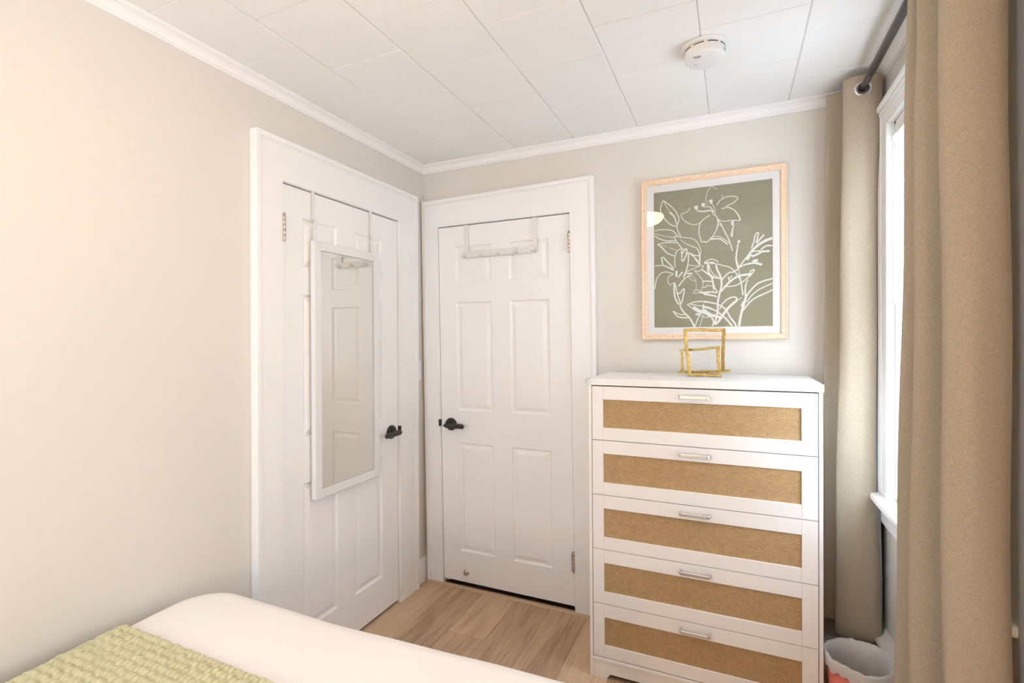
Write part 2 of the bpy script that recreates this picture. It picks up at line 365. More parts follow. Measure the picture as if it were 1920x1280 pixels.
# tiled ceiling
b = MB(); b.box((-.1, Y_BACK-.1, H_CEIL+.004), (W_ROOM+.15, .1, H_CEIL+.10))
ceil = tag(b.build('ceiling', 'ceiling_base'), 'white ceiling of square fibre tiles laid in running bond', 'ceiling', kind='structure')
tw, tl, tx0, ty0 = .31395, .3181, .29715, -.39226
tcache = {}
for i in range(-1, 7):
    x0, x1 = max(.005, tx0+i*tw), min(W_ROOM-.005, tx0+(i+1)*tw)
    if x1-x0 < .02: continue
    sh = 0 if i % 2 == 0 else -.5*tl
    ys = [-.005]+[ty0+sh+k*tl for k in (2, 1, 0, -1, -2, -3, -4, -5, -6, -7, -8, -9, -10, -11) if -.03 > ty0+sh+k*tl > Y_BACK+.03]+[Y_BACK+.005]
    for y1, y0 in zip(ys, ys[1:]):
        key = (round(x1-x0, 4), round(y1-y0, 4))
        if key not in tcache:
            w, l = key; b = MB(); g = .0010; bv = .0035
            # face down, long edges with a wider chamfer than the short ones
            x, y, z0, z1 = w/2-g, l/2-.0004, 0.0, .0105
            vs = [(-x+bv, -y+.0016, z0), (x-bv, -y+.0016, z0), (x-bv, y-.0016, z0), (-x+bv, y-.0016, z0), (-x, -y, z0+.003), (x, -y, z0+.003), (x, y, z0+.003), (-x, y, z0+.003), (-x, -y, z1), (x, -y, z1), (x, y, z1), (-x, y, z1)]
            fs = [(0, 1, 2, 3), (4, 5, 1, 0), (5, 6, 2, 1), (6, 7, 3, 2), (7, 4, 0, 3), (8, 9, 5, 4), (9, 10, 6, 5), (10, 11, 7, 6), (11, 8, 4, 7), (8, 11, 10, 9)]
            b.add(vs, fs); o = b.build('ceiling_tile', 'ceiling_tile_paint', ceil); tcache[key] = o.data
        else:
            o = bpy.data.objects.new('ceiling_tile', tcache[key]); COL.objects.link(o); o.parent = ceil
        o.location = ((x0+x1)/2, (y0+y1)/2, H_CEIL+random.uniform(-.0006, .0006))

# crown moulding: profile (out from wall, down from ceiling)
crown = [(0, 0), (.040, 0), (.040, .006), (.034, .010), (.026, .012), (.019, .017), (.014, .024), (.012, .029), (.012, .034), (.007, .037), (.007, .042), (0, .042)]
def moulding(name, prof, wall, a, c, label, cat, up, mat='trim_paint'):
    b = MB()
    P = {'left': lambda u, t, z: (u, t, z), 'far': lambda u, t, z: (t, -u, z), 'right': lambda u, t, z: (W_ROOM-u, t, z), 'back': lambda u, t, z: (t, Y_BACK+u, z)}[wall]
    rings = []
    for t, mitre in ((a, 1 if not isinstance(a, tuple) else 0), (c, -1)):
        rings.append([P(u, t[0]+t[1]*u if isinstance(t, tuple) else t, (H_CEIL-dz) if up else dz) for u, dz in prof])
    b.sweep(None, rings)
    return tag(b.build(name, mat), label, cat, kind='structure')
moulding('trim_1', crown, 'left', (Y_BACK, 1), (0, -1), 'white crown moulding along the top of the left wall', 'crown moulding', True)
moulding('trim_2', crown, 'far', (0, 1), (W_ROOM, -1), 'white crown moulding along the top of the far wall', 'crown moulding', True)
moulding('trim_3', crown, 'right', (Y_BACK, 1), (0, -1), 'white crown moulding above the window', 'crown moulding', True)
moulding('trim_4', crown, 'back', (0, 1), (W_ROOM, -1), 'white crown moulding on the wall behind the camera', 'crown moulding', True)
base = [(0, 0), (.016, 0), (.016, .088), (.013, .092), (.014, .098), (.014, .106), (.010, .111), (.010, .120), (.006, .128), (.002, .136), (0, .136)]
moulding('baseboard_left', base, 'left', (-.112, 0), (0, -1), 'short white moulded baseboard between the two door casings', 'baseboard', False)
moulding('baseboard_far', base, 'far', (1.034, 0), (W_ROOM, -1), 'white moulded baseboard behind the dresser', 'baseboard', False)
moulding('baseboard_bed', base, 'left', (Y_BACK, 1), (-1.17, 0), 'white moulded baseboard on the left wall behind the bed', 'baseboard', False)
tall = [(0, 0), (.018, 0), (.018, .235), (.022, .240), (.024, .250), (.040, .258), (.043, .268), (.040, .276), (.020, .282), (.012, .292), (0, .298)]
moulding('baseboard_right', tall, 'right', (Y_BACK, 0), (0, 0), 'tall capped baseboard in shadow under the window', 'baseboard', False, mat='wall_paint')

# ------------------------------------------------------------------ doors
mapL = lambda s, d, z: (.018-d, s, z)
mapF = lambda s, d, z: (s, -.012+d, z)
def bx(b, mp, s0, s1, d0, d1, z0, z1, bev=0): b.box(mp(s0, d0, z0), mp(s1, d1, z1), bev)
def panel_mesh(b, mp, s0, s1, z0, z1):
    rings = [(0, 0), (.004, .0035), (.008, .0085), (.014, .0090), (.034, .0025), (.036, .002)]
    vs = []; fs = []
    for ins, dep in rings:
        vs += [mp(s0+ins, dep, z0+ins), mp(s1-ins, dep, z0+ins), mp(s1-ins, dep, z1-ins), mp(s0+ins, dep, z1-ins)]
    for k in range(len(rings)-1):
        for i in range(4):
            j = (i+1) % 4; fs.append((k*4+i, k*4+j, k*4+4+j, k*4+4+i))
    k = (len(rings)-1)*4; fs.append((k, k+1, k+2, k+3))
    n = len(vs); vs += [mp(s0, .024, z0), mp(s1, .024, z0), mp(s1, .024, z1), mp(s0, .024, z1)]
    for i in range(4): j = (i+1) % 4; fs.append((i, n+i, n+j, j))
    fs.append((n+3, n+2, n+1, n)); b.add(vs, fs)
def make_door(name, mp, warp, dims, cols, rows, label):
    s0, s1, z0, z1 = dims
    root = thing(name, label, 'door', warp(Vector(mp((s0+s1)/2, .0, z0))), kind='structure')
    b = MB(warp); ss = [s0]+[c for col in cols for c in col]+[s1]; zs = [z0]+[r for row in rows for r in row]+[z1]
    for i in range(len(ss)-1):
        for j in range(len(zs)-1):
            if i % 2 == 1 and j % 2 == 1: continue
            bx(b, mp, ss[i], ss[i+1], 0, .034, zs[j], zs[j+1])
    b.build('door_frame', 'door_paint', root)
    for col in cols:
        for row in rows:
            b = MB(warp); panel_mesh(b, mp, col[0], col[1], row[0], row[1]); b.build('panel', 'door_paint', root)
    return root
def make_casing(name, mp, warp, dims, outer, head, wall_d, label, sign_far, inner_pad=.006, head_slope=0.0):
    s0, s1, z0, z1 = dims; o0, o1 = outer; zi = z1+.008; front = -.012
    root = thing(name, label, 'door casing', warp(Vector(mp((o0+o1)/2, 0, 0))), kind='structure')
    def side(a, c, outside):
        b = MB(warp); bx(b, mp, a+(.0012 if outside < 0 else 0), c-.0012 if outside > 0 else c, wall_d, front, 0, zi)
        e = a if outside < 0 else c; e2 = e-outside*.020
        bx(b, mp, e, e2, wall_d, front-.007, 0, head, .002); bx(b, mp, e2, e2-outside*.006, wall_d, front-.003, 0, head-.02, .0012)
        return b.build('side_board', 'trim_paint', root)
    side(o0, s0-inner_pad, -1); side(s1+inner_pad, o1, 1)
    b = MB(warp if not head_slope else (lambda p: warp(Vector((p.x, p.y, p.z+head_slope*(p.x-.5))) if p.z > zi+.02 else p)))
    bx(b, mp, o0+.018, o1-.018, wall_d, front, zi, head-.015); bx(b, mp, o0-.0006, o1+.0006, wall_d, front-.0076, head-.020, head+.0008, .002); bx(b, mp, o0+.02, o1-.02, wall_d, front-.003, head-.027, head-.020, .0012)
    b.build('head_board', 'trim_paint', root)
    b = MB(warp); bx(b, mp, s0-.02, s0-.003, -.006, .10, 0, z1+.004); bx(b, mp, s1+.003, s1+.02, -.006, .10, 0, z1+.004); bx(b, mp, s0-.02, s1+.02, -.006, .10, z1+.0055, z1+.024)
    bx(b, mp, s0-.003, s0+.012, .037, .05, 0, z1+.006); bx(b, mp, s1-.012, s1+.003, .037, .05, 0, z1+.006); bx(b, mp, s0-.003, s1+.003, .037, .05, z1-.010, z1+.006)
    b.build('jamb', 'trim_paint', root)
    return root
def hinge(mp, warp, s, d, zc, h, root):
    k = MB(warp); p = Vector(mp(s, d, zc-h/2)); r = .0058
    prof = []
    for i in range(5):
        a, c = h*i/5, h*(i+1)/5; prof += [(r*.8, a+.0002), (r, a+.0012), (r, c-.0012), (r*.8, c-.0002)]
    prof = [(.002, -.006), (.005, -.005), (.005, -.001)]+prof+[(.0035, h+.001), (.0055, h+.006), (.004, h+.008)]
    k.lathe(prof, p, (0, 0, 1), 16)
    q = k.build('hinge', 'nickel', root)
    l = MB(warp); bx(l, mp, s-.012, s+.012, d+.0045, d+.0065, zc-h/2, zc+h/2); l.build('hinge_leaf', 'nickel', q)
def lever(mp, warp, s, z, dirn, root, keyed, depth=.058):
    """round rose, short neck, flat lever pointing along dirn (+1/-1 in s)"""
    ax = (Vector(mp(0, -1, 0))-Vector(mp(0, 0, 0)))
    org = Vector(mp(s, 0, z))
    b = MB(warp); b.lathe([(.032, -.001), (.0355, 0), (.0355, .006), (.0335, .0095), (.026, .011)], org, ax, 40)
    rose = b.build('handle_rose', 'black_bronze', root)
    b = MB(warp); b.lathe([(.013, .009), (.011, .014), (.0105, depth-.010), (.012, depth-.004)], org, ax, 24); b.build('handle_neck', 'black_bronze', rose)
    b = MB(warp); L = .112; rings = []
    for i in range(17):
        t = i/16; u = -.016+t*(L+.016)
        hw = .0128+.0015*math.sin(t*math.pi); hw *= min(1, math.sqrt(max(0.0, 1-((t-.5)/.5)**8))+.25) ; th = .0066
        dd = depth-.002-.004*math.sin(t*math.pi*.9)
        rings.append([mp(s+dirn*u, -(dd+th*math.sin(a)), z+hw*math.cos(a)*1.0) for a in [2*math.pi*k/14 for k in range(14)]])
    b.sweep(None, rings, True, True); b.build('lever', 'black_bronze', root)
    if keyed:
        b = MB(warp); b.lathe([(.0045, 0), (.0045, .006), (.003, .008)], mp(s-dirn*.014, -(depth-.004), z-.001), Vector(mp(-dirn, 0, 0))-Vector(mp(0, 0, 0)), 12); b.build('turn_button', 'black_bronze', root)

rowsF = [(.200, .813), (.995, 1.602), (1.712, 1.917)]
doorF = make_door('door_1', mapF, warpF, FD, [(.219, .443), (.549, .775)], rowsF, 'white six-panel far door with coat hooks hung over it')
casF = make_casing('trim_5', mapF, warpF, FD, (.008, 1.022), 2.192, .012, 'white door casing around the far door', 1, head_slope=.018)
rowsL = [(.193, .803), (.992, 1.592), (1.702, 1.906)]
doorL = make_door('door_2', mapL, warpL, LD, [(-.906, -.710), (-.597, -.400)], rowsL, 'white six-panel closet door on the left with a mirror hung over it')
casL = make_casing('trim_6', mapL, warpL, LD, (-1.137, -.105), 2.193, .018, 'wide white door casing around the mirrored closet door', 1)
hinge(mapF, warpF, FD[1]+.001, -.0125, 1.885, .096, doorF); hinge(mapF, warpF, FD[1]+.001, -.0125, .257, .096, doorF)
hinge(mapL, warpL, LD[0]-.001, -.0135, 1.848, .098, doorL); hinge(mapL, warpL, LD[0]-.001, -.0135, .16, .098, doorL)
lever(mapF, warpF, .176, .914, 1, doorF, True); lever(mapL, warpL, -.330, .916, -1, doorL, False)
for mp, wp, e, sg, rt in ((mapF, warpF, FD[0], 1, casF), (mapL, warpL, LD[1], -1, casL)):
    b = MB(wp); bx(b, mp, e-sg*.0125, e-sg*.0022, -.0140, .02, .900, .938); lab(b.build('strike_plate', 'black_bronze', rt), 'dark bronze strike plate')
b = MB(warpF); b.lathe([(.016, -.001), (.0165, .002), (.014, .004), (.0085, .006), (.0085, .010), (.0095, .0115), (.0095, .018), (.006, .020), (.004, .0185)], mapF(.257, 0, .083), (0, -1, 0), 28)
lab(b.build('door_stop', 'nickel', doorF), 'round satin nickel bumper near the foot of the door')
b = MB(); b.prism([(-.040, -.002), (-.037, .0035), (-.030, .0055), (-.016, .0055), (-.008, -.002)], 'x', .022, .985)
tag(b.build('trim_7', 'threshold_tan'), 'tan threshold strip on the floor in front of the far door', 'threshold', kind='structure')

# ------------------------------------------------------------------ window
def make_window(name, label, dims, wp=lambda p: p):
    y0, y1, z0, z1 = dims
    win = thing(name, label, 'window', wp(Vector((W_ROOM, (y0+y1)/2, z0))), kind='structure')
    def wside(ya, yb, ysign):
        b = MB(wp); b.box((W_ROOM, ya+.0013, z0), (W_ROOM-.022, yb-.0013, z1+.004), .0015)
        e = yb if ysign > 0 else ya
        b.box((W_ROOM, e, z0), (W_ROOM-.030, e-ysign*.020, z1+.08), .003); b.box((W_ROOM, e-ysign*.022, z0), (W_ROOM-.026, e-ysign*.032, z1+.08), .003)
        i = ya if ysign > 0 else yb
        b.box((W_ROOM-.01, i, z0), (W_ROOM-.026, i+ysign*.012, z1), .003)
        b.build('casing_side', 'trim_paint', win)
    wside(y1-.002, y1+.108, 1); wside(y0-.090, y0+.002, -1)
    b = MB(wp); b.box((W_ROOM, y0-.088, z1), (W_ROOM-.0215, y1+.107, z1+.085), .0015); b.box((W_ROOM, y0-.096, z1+.066), (W_ROOM-.036, y1+.113, z1+.09), .006); b.box((W_ROOM, y0-.086, z1+.052), (W_ROOM-.028, y1+.104, z1+.066), .004)
    b.build('casing_head', 'trim_paint', win)
    b = MB(wp); b.box((W_ROOM+.10, y0-.14, z0-.026), (W_ROOM-.058, y1+.150, z0), .007); b.build('sill', 'trim_paint', win)
    b = MB(wp); b.box((W_ROOM, y0-.090, z0-.110), (W_ROOM-.020, y1+.107, z0-.026), .002); b.box((W_ROOM, y0-.090, z0-.046), (W_ROOM-.034, y1+.107, z0-.026), .005); b.build('apron', 'trim_paint', win)
    b = MB(wp); xj = W_ROOM+.149
    b.box((W_ROOM, y0-.001, z0), (xj, y0+.012, z1)); b.box((W_ROOM, y1-.012, z0), (xj, y1+.001, z1)); b.box((W_ROOM, y0, z1-.012), (xj, y1, z1+.001)); b.build('jamb', 'trim_paint', win)
    for (za, zb, xs) in ((z0, (z0+z1)/2+.02, W_ROOM+.075), ((z0+z1)/2-.02, z1-.012, W_ROOM+.11)):
        b = MB(wp); fw = .042
        b.box((xs, y0+.012, za), (xs+.03, y0+.012+fw, zb)); b.box((xs, y1-.012-fw, za), (xs+.03, y1-.012, zb)); b.box((xs, y0+.012, za), (xs+.03, y1-.012, za+fw)); b.box((xs, y0+.012, zb-fw), (xs+.03, y1-.012, zb))
        sash = b.build('sash', 'trim_paint', win)
        g = MB(wp); g.box((xs+.013, y0+.05, za+.04), (xs+.017, y1-.05, zb-.04)); g.build('pane', 'window_glass', sash)
make_window('window_1', 'white framed window with moulded casing behind the curtains', WIN)
make_window('window_2', 'white framed window beside the camera, out of the picture', WIN2)
make_window('fill_window', 'unseen white framed window added above the bed head to brighten the far door', FILL_WIN, lambda p: Vector((-p.y, Y_BACK+(W_ROOM-p.x), p.z)))
y0, y1, z0, z1 = WIN

bl = thing('window_blind', 'white horizontal slat blind with tilt wand, lowered in the window', 'blind', (W_ROOM+.016, (y0+y1)/2, z0))
b = MB(); b.box((W_ROOM-.004, y0+.014, z1-.052), (W_ROOM+.036, y1-.014, z1-.014), .002); b.build('headrail', 'plastic_white', bl)
hz = z1-.066; ns = 57; pitch = (hz-z0-.03)/ns; sl = None
for k in range(ns):
    if sl is None:
        b = MB(); rings = []
        for t in range(5):
            u = (t/4-.5); a = math.radians(74)
            px, pz = u*.025*math.cos(a)+.0015*(1-4*u*u), u*.025*math.sin(a)
            rings.append((px, pz))
        vs = [(W_ROOM+.016+px, yy, z0+pz) for yy in (y0+.016, y1-.016) for px, pz in rings]
        b.add(vs, [(i, i+1, i+6, i+5) for i in range(4)], True); o = b.build('slat', 'blind_slat', bl); sl = o.data
    else:
        o = bpy.data.objects.new('slat', sl); COL.objects.link(o); o.parent = bl
    o.location = (0, 0, hz-z0-k*pitch)
b = MB(); b.box((W_ROOM+.003, y0+.016, z0+.006), (W_ROOM+.029, y1-.016, z0+.02), .003); b.build('bottom_rail', 'plastic_white', bl)
for yy in (y0+.12, y1-.10):
    b = MB(); b.tube([(W_ROOM+.002, yy, z1-.05), (W_ROOM+.002, yy, z0+.012)], .0009, 6); b.build('ladder_cord', 'plastic_white', bl)
b = MB(); b.tube([(W_ROOM-.008, y1-.035, z1-.050), (W_ROOM-.012, y1-.036, z1-.075), (W_ROOM-.012, y1-.037, z1-.64)], .0034, 8); b.lathe([(.004, 0), (.007, .004), (.007, .018), (.004, .024)], (W_ROOM-.012, y1-.036, z1-.080), (0, 0, 1), 10)
b.build('tilt_wand', 'plastic_warm_white', bl)

# ------------------------------------------------------------------ ceiling lamp (out of view above the bed; seen only as a reflection)
lx, ly = 1.00, -1.70
lamp = thing('ceiling_lamp', 'round opal glass flush ceiling lamp reflected in the picture glass', 'ceiling lamp', (lx, ly, H_CEIL))
b = MB(); b.lathe([(.15, 0), (.155, -.004), (.155, -.022), (.15, -.026)], (lx, ly, H_CEIL), (0, 0, 1), 40); b.build('lamp_base', 'plastic_white', lamp)
b = MB(); b.lathe([(.145, -.024), (.148, -.035), (.14, -.058), (.115, -.082), (.075, -.098), (.03, -.105), (.001, -.106)], (lx, ly, H_CEIL), (0, 0, 1), 40); b.build('lamp_shade', 'lit_opal_glass', lamp)

gx, gy = 1.72, -3.42  # lamp added out of view to put warm light on the near curtain
fl = thing('fill_lamp', 'unseen warm globe lamp added behind the camera to light the near curtain', 'floor lamp', (gx, gy, 0))
b = MB(); b.lathe([(.13, 0), (.13, .012), (.12, .02), (.02, .026)], (gx, gy, 0), (0, 0, 1), 32); b.build('base', 'rod_metal', fl)
b = MB(); b.lathe([(.011, .024), (.011, .96), (.03, .97), (.03, .985)], (gx, gy, 0), (0, 0, 1), 16); b.build('pole', 'rod_metal', fl)
b = MB(); b.lathe([(.03, .982)]+[(.08*math.sin(math.radians(a)), 1.055-.08*math.cos(math.radians(a))) for a in range(30, 180, 10)]+[(.002, 1.135)], (gx, gy, 0), (0, 0, 1), 32); b.build('globe', 'fill_globe', fl)

# ------------------------------------------------------------------ dresser
DL, DR, DF, DB, DT = 1.101, 1.931, -.440, -.042, 1.232
dr = thing('dresser', 'white five-drawer dresser with woven rattan drawer fronts', 'dresser', ((DL+DR)/2, (DF+DB)/2, 0))
b = MB(); b.box((DL-.002, DF-.004, DT-.027), (DR+.003, DB, DT), .0016); b.build('top', 'dresser_white', dr)
for xa, xb in ((DL, DL+.0125), (DR-.0125, DR)):
    b = MB(); b.box((xa, DF, 0), (xb, DB, DT-.0272), .0008); b.build('side_panel', 'dresser_white', dr)
b = MB(); b.box((DL+.0125, DB-.008, .05), (DR-.0125, DB-.003, DT-.03)); b.build('back_panel', 'dresser_white', dr)
b = MB()                                        # plinth with cut-out feet
xa, xb = DL+.0127, DR-.0127
prof = [(xa, 0), (xa+.055, 0), (xa+.072, .022), (xb-.072, .022), (xb-.055, 0), (xb, 0), (xb, .072), (xa, .072)]
b.prism(prof, 'y', DF, DF+.016); b.box((xa, DF-.003, .070), (xb, DF+.018, .083), .0012); b.build('plinth', 'dresser_white', dr)
fx0, fx1 = DL+.0150, DR-.0150
zb = [1.2005, .9790, .7545, .5300, .3055, .0850]
drawer_parts = None
for k in range(5):
    zt, zl = zb[k]-(.0 if k else .0), zb[k+1]+.0026
    b = MB(); b.box((fx0+.01, DF+.012, zl+.012), (fx1-.01, DB-.03, zt-.02)); d = b.build('drawer', 'dresser_white', dr)
    for sx in ((fx0, fx0+.0455), (fx1-.0495, fx1)):
        b = MB(); b.box((sx[0], DF, zl), (sx[1], DF+.016, zt), .0007); b.build('stile', 'dresser_white', d)
    rx0, rx1 = fx0+.0458, fx1-.0498
    b = MB(); b.box((rx0, DF, zt-.0535), (rx1, DF+.016, zt), .0007); b.build('rail', 'dresser_white', d)
    b = MB(); b.box((rx0, DF, zl), (rx1, DF+.016, zl+.0500), .0007); b.build('rail', 'dresser_white', d)
    b = MB(); b.box((rx0-.002, DF+.0055, zl+.048), (rx1+.002, DF+.0085, zt-.0515)); o = b.build('rattan_panel', 'woven_rattan', d); lab(o, 'tan woven rattan panel')
    hx, hz = 1.5115, zt-.0285; b = MB(); rr = []
    pts = [(hx-.0535, DF+.001, hz)]
    for i in range(7): a = i/6*math.pi/2; pts.append((hx-.0535+.010*(1-math.cos(a)), DF-.016-.010*math.sin(a), hz))
    for i in range(7): a = math.pi/2-i/6*math.pi/2; pts.append((hx+.0535-.010*(1-math.cos(a)), DF-.016-.010*math.sin(a), hz))
    pts.append((hx+.0535, DF+.001, hz))
    rings = []
    for i, p in enumerate(pts):
        p = Vector(p); q0 = Vector(pts[max(0, i-1)]); q1 = Vector(pts[min(len(pts)-1, i+1)]); t = (q1-q0).normalized(); n = Vector((t.y, -t.x, 0))
        rings.append([p+n*.0028*ca+Vector((0, 0, .0062))*sa for ca, sa in ((-1, -.75), (-.7, -1), (.7, -1), (1, -.75), (1, .75), (.7, 1), (-.7, 1), (-1, .75))])
    b.sweep(None, rings, True, False); o = b.build('handle', 'steel_light', d); lab(o, 'satin silver bar pull')
cg = MB(); cg.lathe([(.0005, -.0135), (.0055, -.012), (.010, -.008), (.0128, -.003), (.0135, .003), (.0125, .0085), (.0085, .0125), (.0005, .0140)], (DL+.002, DF-.003, DT-.010), (-.5, -.8, .35), 20)
tag(cg.build('corner_guard', 'clear_silicone'), 'clear round bumper on the front left corner of the dresser top', 'corner guard')
b = MB(); b.add([(1.158, -.100, DT+.0005), (1.282, -.125, DT+.0005), (1.290, -.094, DT+.0005), (1.166, -.069, DT+.0005), (1.158, -.100, DT+.002), (1.282, -.125, DT+.002), (1.290, -.094, DT+.002), (1.166, -.069, DT+.002)], [(0, 1, 2, 3), (4, 5, 6, 7), (0, 1, 5, 4), (1, 2, 6, 5), (2, 3, 7, 6), (3, 0, 4, 7)])
tag(b.build('paper_card', 'paper_white'), 'narrow white card lying on the back left of the dresser top', 'card')

# ------------------------------------------------------------------ gold sculpture
sc = thing('gold_sculpture', 'hammered gold sculpture of two interlocked open frames on the dresser', 'sculpture', (1.535, -.20, DT))
zt0 = DT+.0075
fA = [((1.461, -.205, 1.428), (1.613, -.200, 1.4265)), ((1.613, -.200, 1.4265), (1.609, -.168, 1.262)), ((1.461, -.205, 1.428), (1.479, -.218, zt0)), ((1.479, -.218, zt0), (1.5965, -.224, zt0))]
fB = [((1.5945, -.222, zt0), (1.5915, -.205, 1.354)), ((1.5915, -.205, 1.354), (1.4435, -.165, 1.3405)), ((1.4435, -.165, 1.3405), (1.4475, -.165, 1.252)), ((1.436, -.190, 1.2465), (1.632, -.160, 1.2565)), ((1.4475, -.165, 1.252), (1.4385, -.188, 1.2475))]
def bent(b, p, q, w, seed):
    p = Vector(p); q = Vector(q); d = (q-p); L = d.length; d.normalize(); up = Vector((0, 1, 0)); e1 = (up-d*up.dot(d)).normalized(); e2 = d.cross(e1); rings = []
    n = 11
    for i in range(n):
        t = -.006/L+(1+.012/L)*i/(n-1); c = p+(q-p)*t; wob = .0011*math.sin(t*5+seed)*math.sin(t*math.pi); s = w/2*(1+.07*math.sin(t*17+seed*3))
        c = c+e2*wob*1.5; rr = []
        for a, bb in ((-1, -.8), (-.8, -1), (.8, -1), (1, -.8), (1, .8), (.8, 1), (-.8, 1), (-1, .8)): rr.append(c+e1*a*s+e2*bb*s)
        rings.append(rr)
    b.sweep(None, rings)
b = MB()
for i, (p, q) in enumerate(fA): bent(b, p, q, .0135 if i else .013, i*1.7)
b.build('tall_frame', 'antique_gold', sc)
b = MB()
for i, (p, q) in enumerate(fB): bent(b, p, q, .0135 if i == 0 else .0105, 4+i*1.3)
b.build('low_frame', 'antique_gold', sc)

# ------------------------------------------------------------------ framed print
pr = thing('framed_print', 'framed botanical line drawing on sage green hung above the dresser', 'picture', (1.5563, 0, 1.387))
px0, px1, pz0, pz1, fwid = 1.2505, 1.8620, 1.3865, 2.1385, .026
fprof = [(0, 0), (0, -.020), (.003, -.023), (.006, -.023), (.008, -.0205), (.010, -.0195), (.021, -.0185), (.0235, -.019), (.0255, -.016), (.026, -.008), (.026, 0)]  # inset, y
def frame_rail(corner_a, corner_b, na, nb):
    b = MB(); rings = []
    for c, nrm in ((corner_a, na), (corner_b, nb)):
        rings.append([(c[0]+nrm[0]*u, y-.004, c[1]+nrm[1]*u) for u, y in fprof])
    b.sweep(None, rings); b.build('frame_rail', 'blush_wood', pr)
cs = [((px0, pz0), (1, 1)), ((px1, pz0), (-1, 1)), ((px1, pz1), (-1, -1)), ((px0, pz1), (1, -1))]
for i in range(4):
    j = (i+1) % 4; frame_rail(cs[i][0], cs[j][0], cs[i][1], cs[j][1])
b = MB(); bead = .0115
def beads(a, c, horiz, fixed):
    n = int(round((c-a)/bead)); st = (c-a)/n
    for i in range(n):
        m = a+(i+.5)*st; yc = -.0225; r = st*.43
        vs = []; fs = []
        for (k, f) in ((0, 1.0), (.6, .85), (1.0, .35)):
            for (p, q) in ((-1, -1), (1, -1), (1, 1), (-1, 1)):
                u, w = m+p*r*f, fixed+q*.0058*f
                vs.append((u, yc-.0030*k, w) if horiz else (w, yc-.0030*k, u))
        for l in range(2):
            for s in range(4): fs.append((l*4+s, l*4+(s+1) % 4, l*4+4+(s+1) % 4, l*4+4+s))
        fs.append((8, 9, 10, 11)); b.add(vs, fs)
io = .0158
beads(px0+.014, px1-.014, True, pz0+io); beads(px0+.014, px1-.014, True, pz1-io); beads(pz0+.022, pz1-.022, False, px0+io); beads(pz0+.022, pz1-.022, False, px1-io)
o = b.build('beading', 'blush_wood', pr); o['kind'] = 'stuff'
b = MB(); b.box((px0+.01, -.006, pz0+.01), (px1-.01, -.002, pz1-.01)); b.build('backing', 'mat_board', pr)
ax0, ax1, az0, az1 = 1.3075, 1.8060, 1.4435, 2.0800
b = MB(); b.box((px0+.02, -.0145, pz0+.02), (ax0, -.006, pz1-.02)); b.box((ax1, -.0145, pz0+.02), (px1-.02, -.006, pz1-.02)); b.box((ax0, -.0145, pz0+.02), (ax1, -.006, az0)); b.box((ax0, -.0145, az1), (ax1, -.006, pz1-.02)); lab(b.build('mat', 'mat_board', pr), 'white picture mat')
b = MB(); b.box((ax0-.004, -.0125, az0-.004), (ax1+.004, -.0065, az1+.004)); art = b.build('print', 'sage_print', pr); lab(art, 'sage green print')
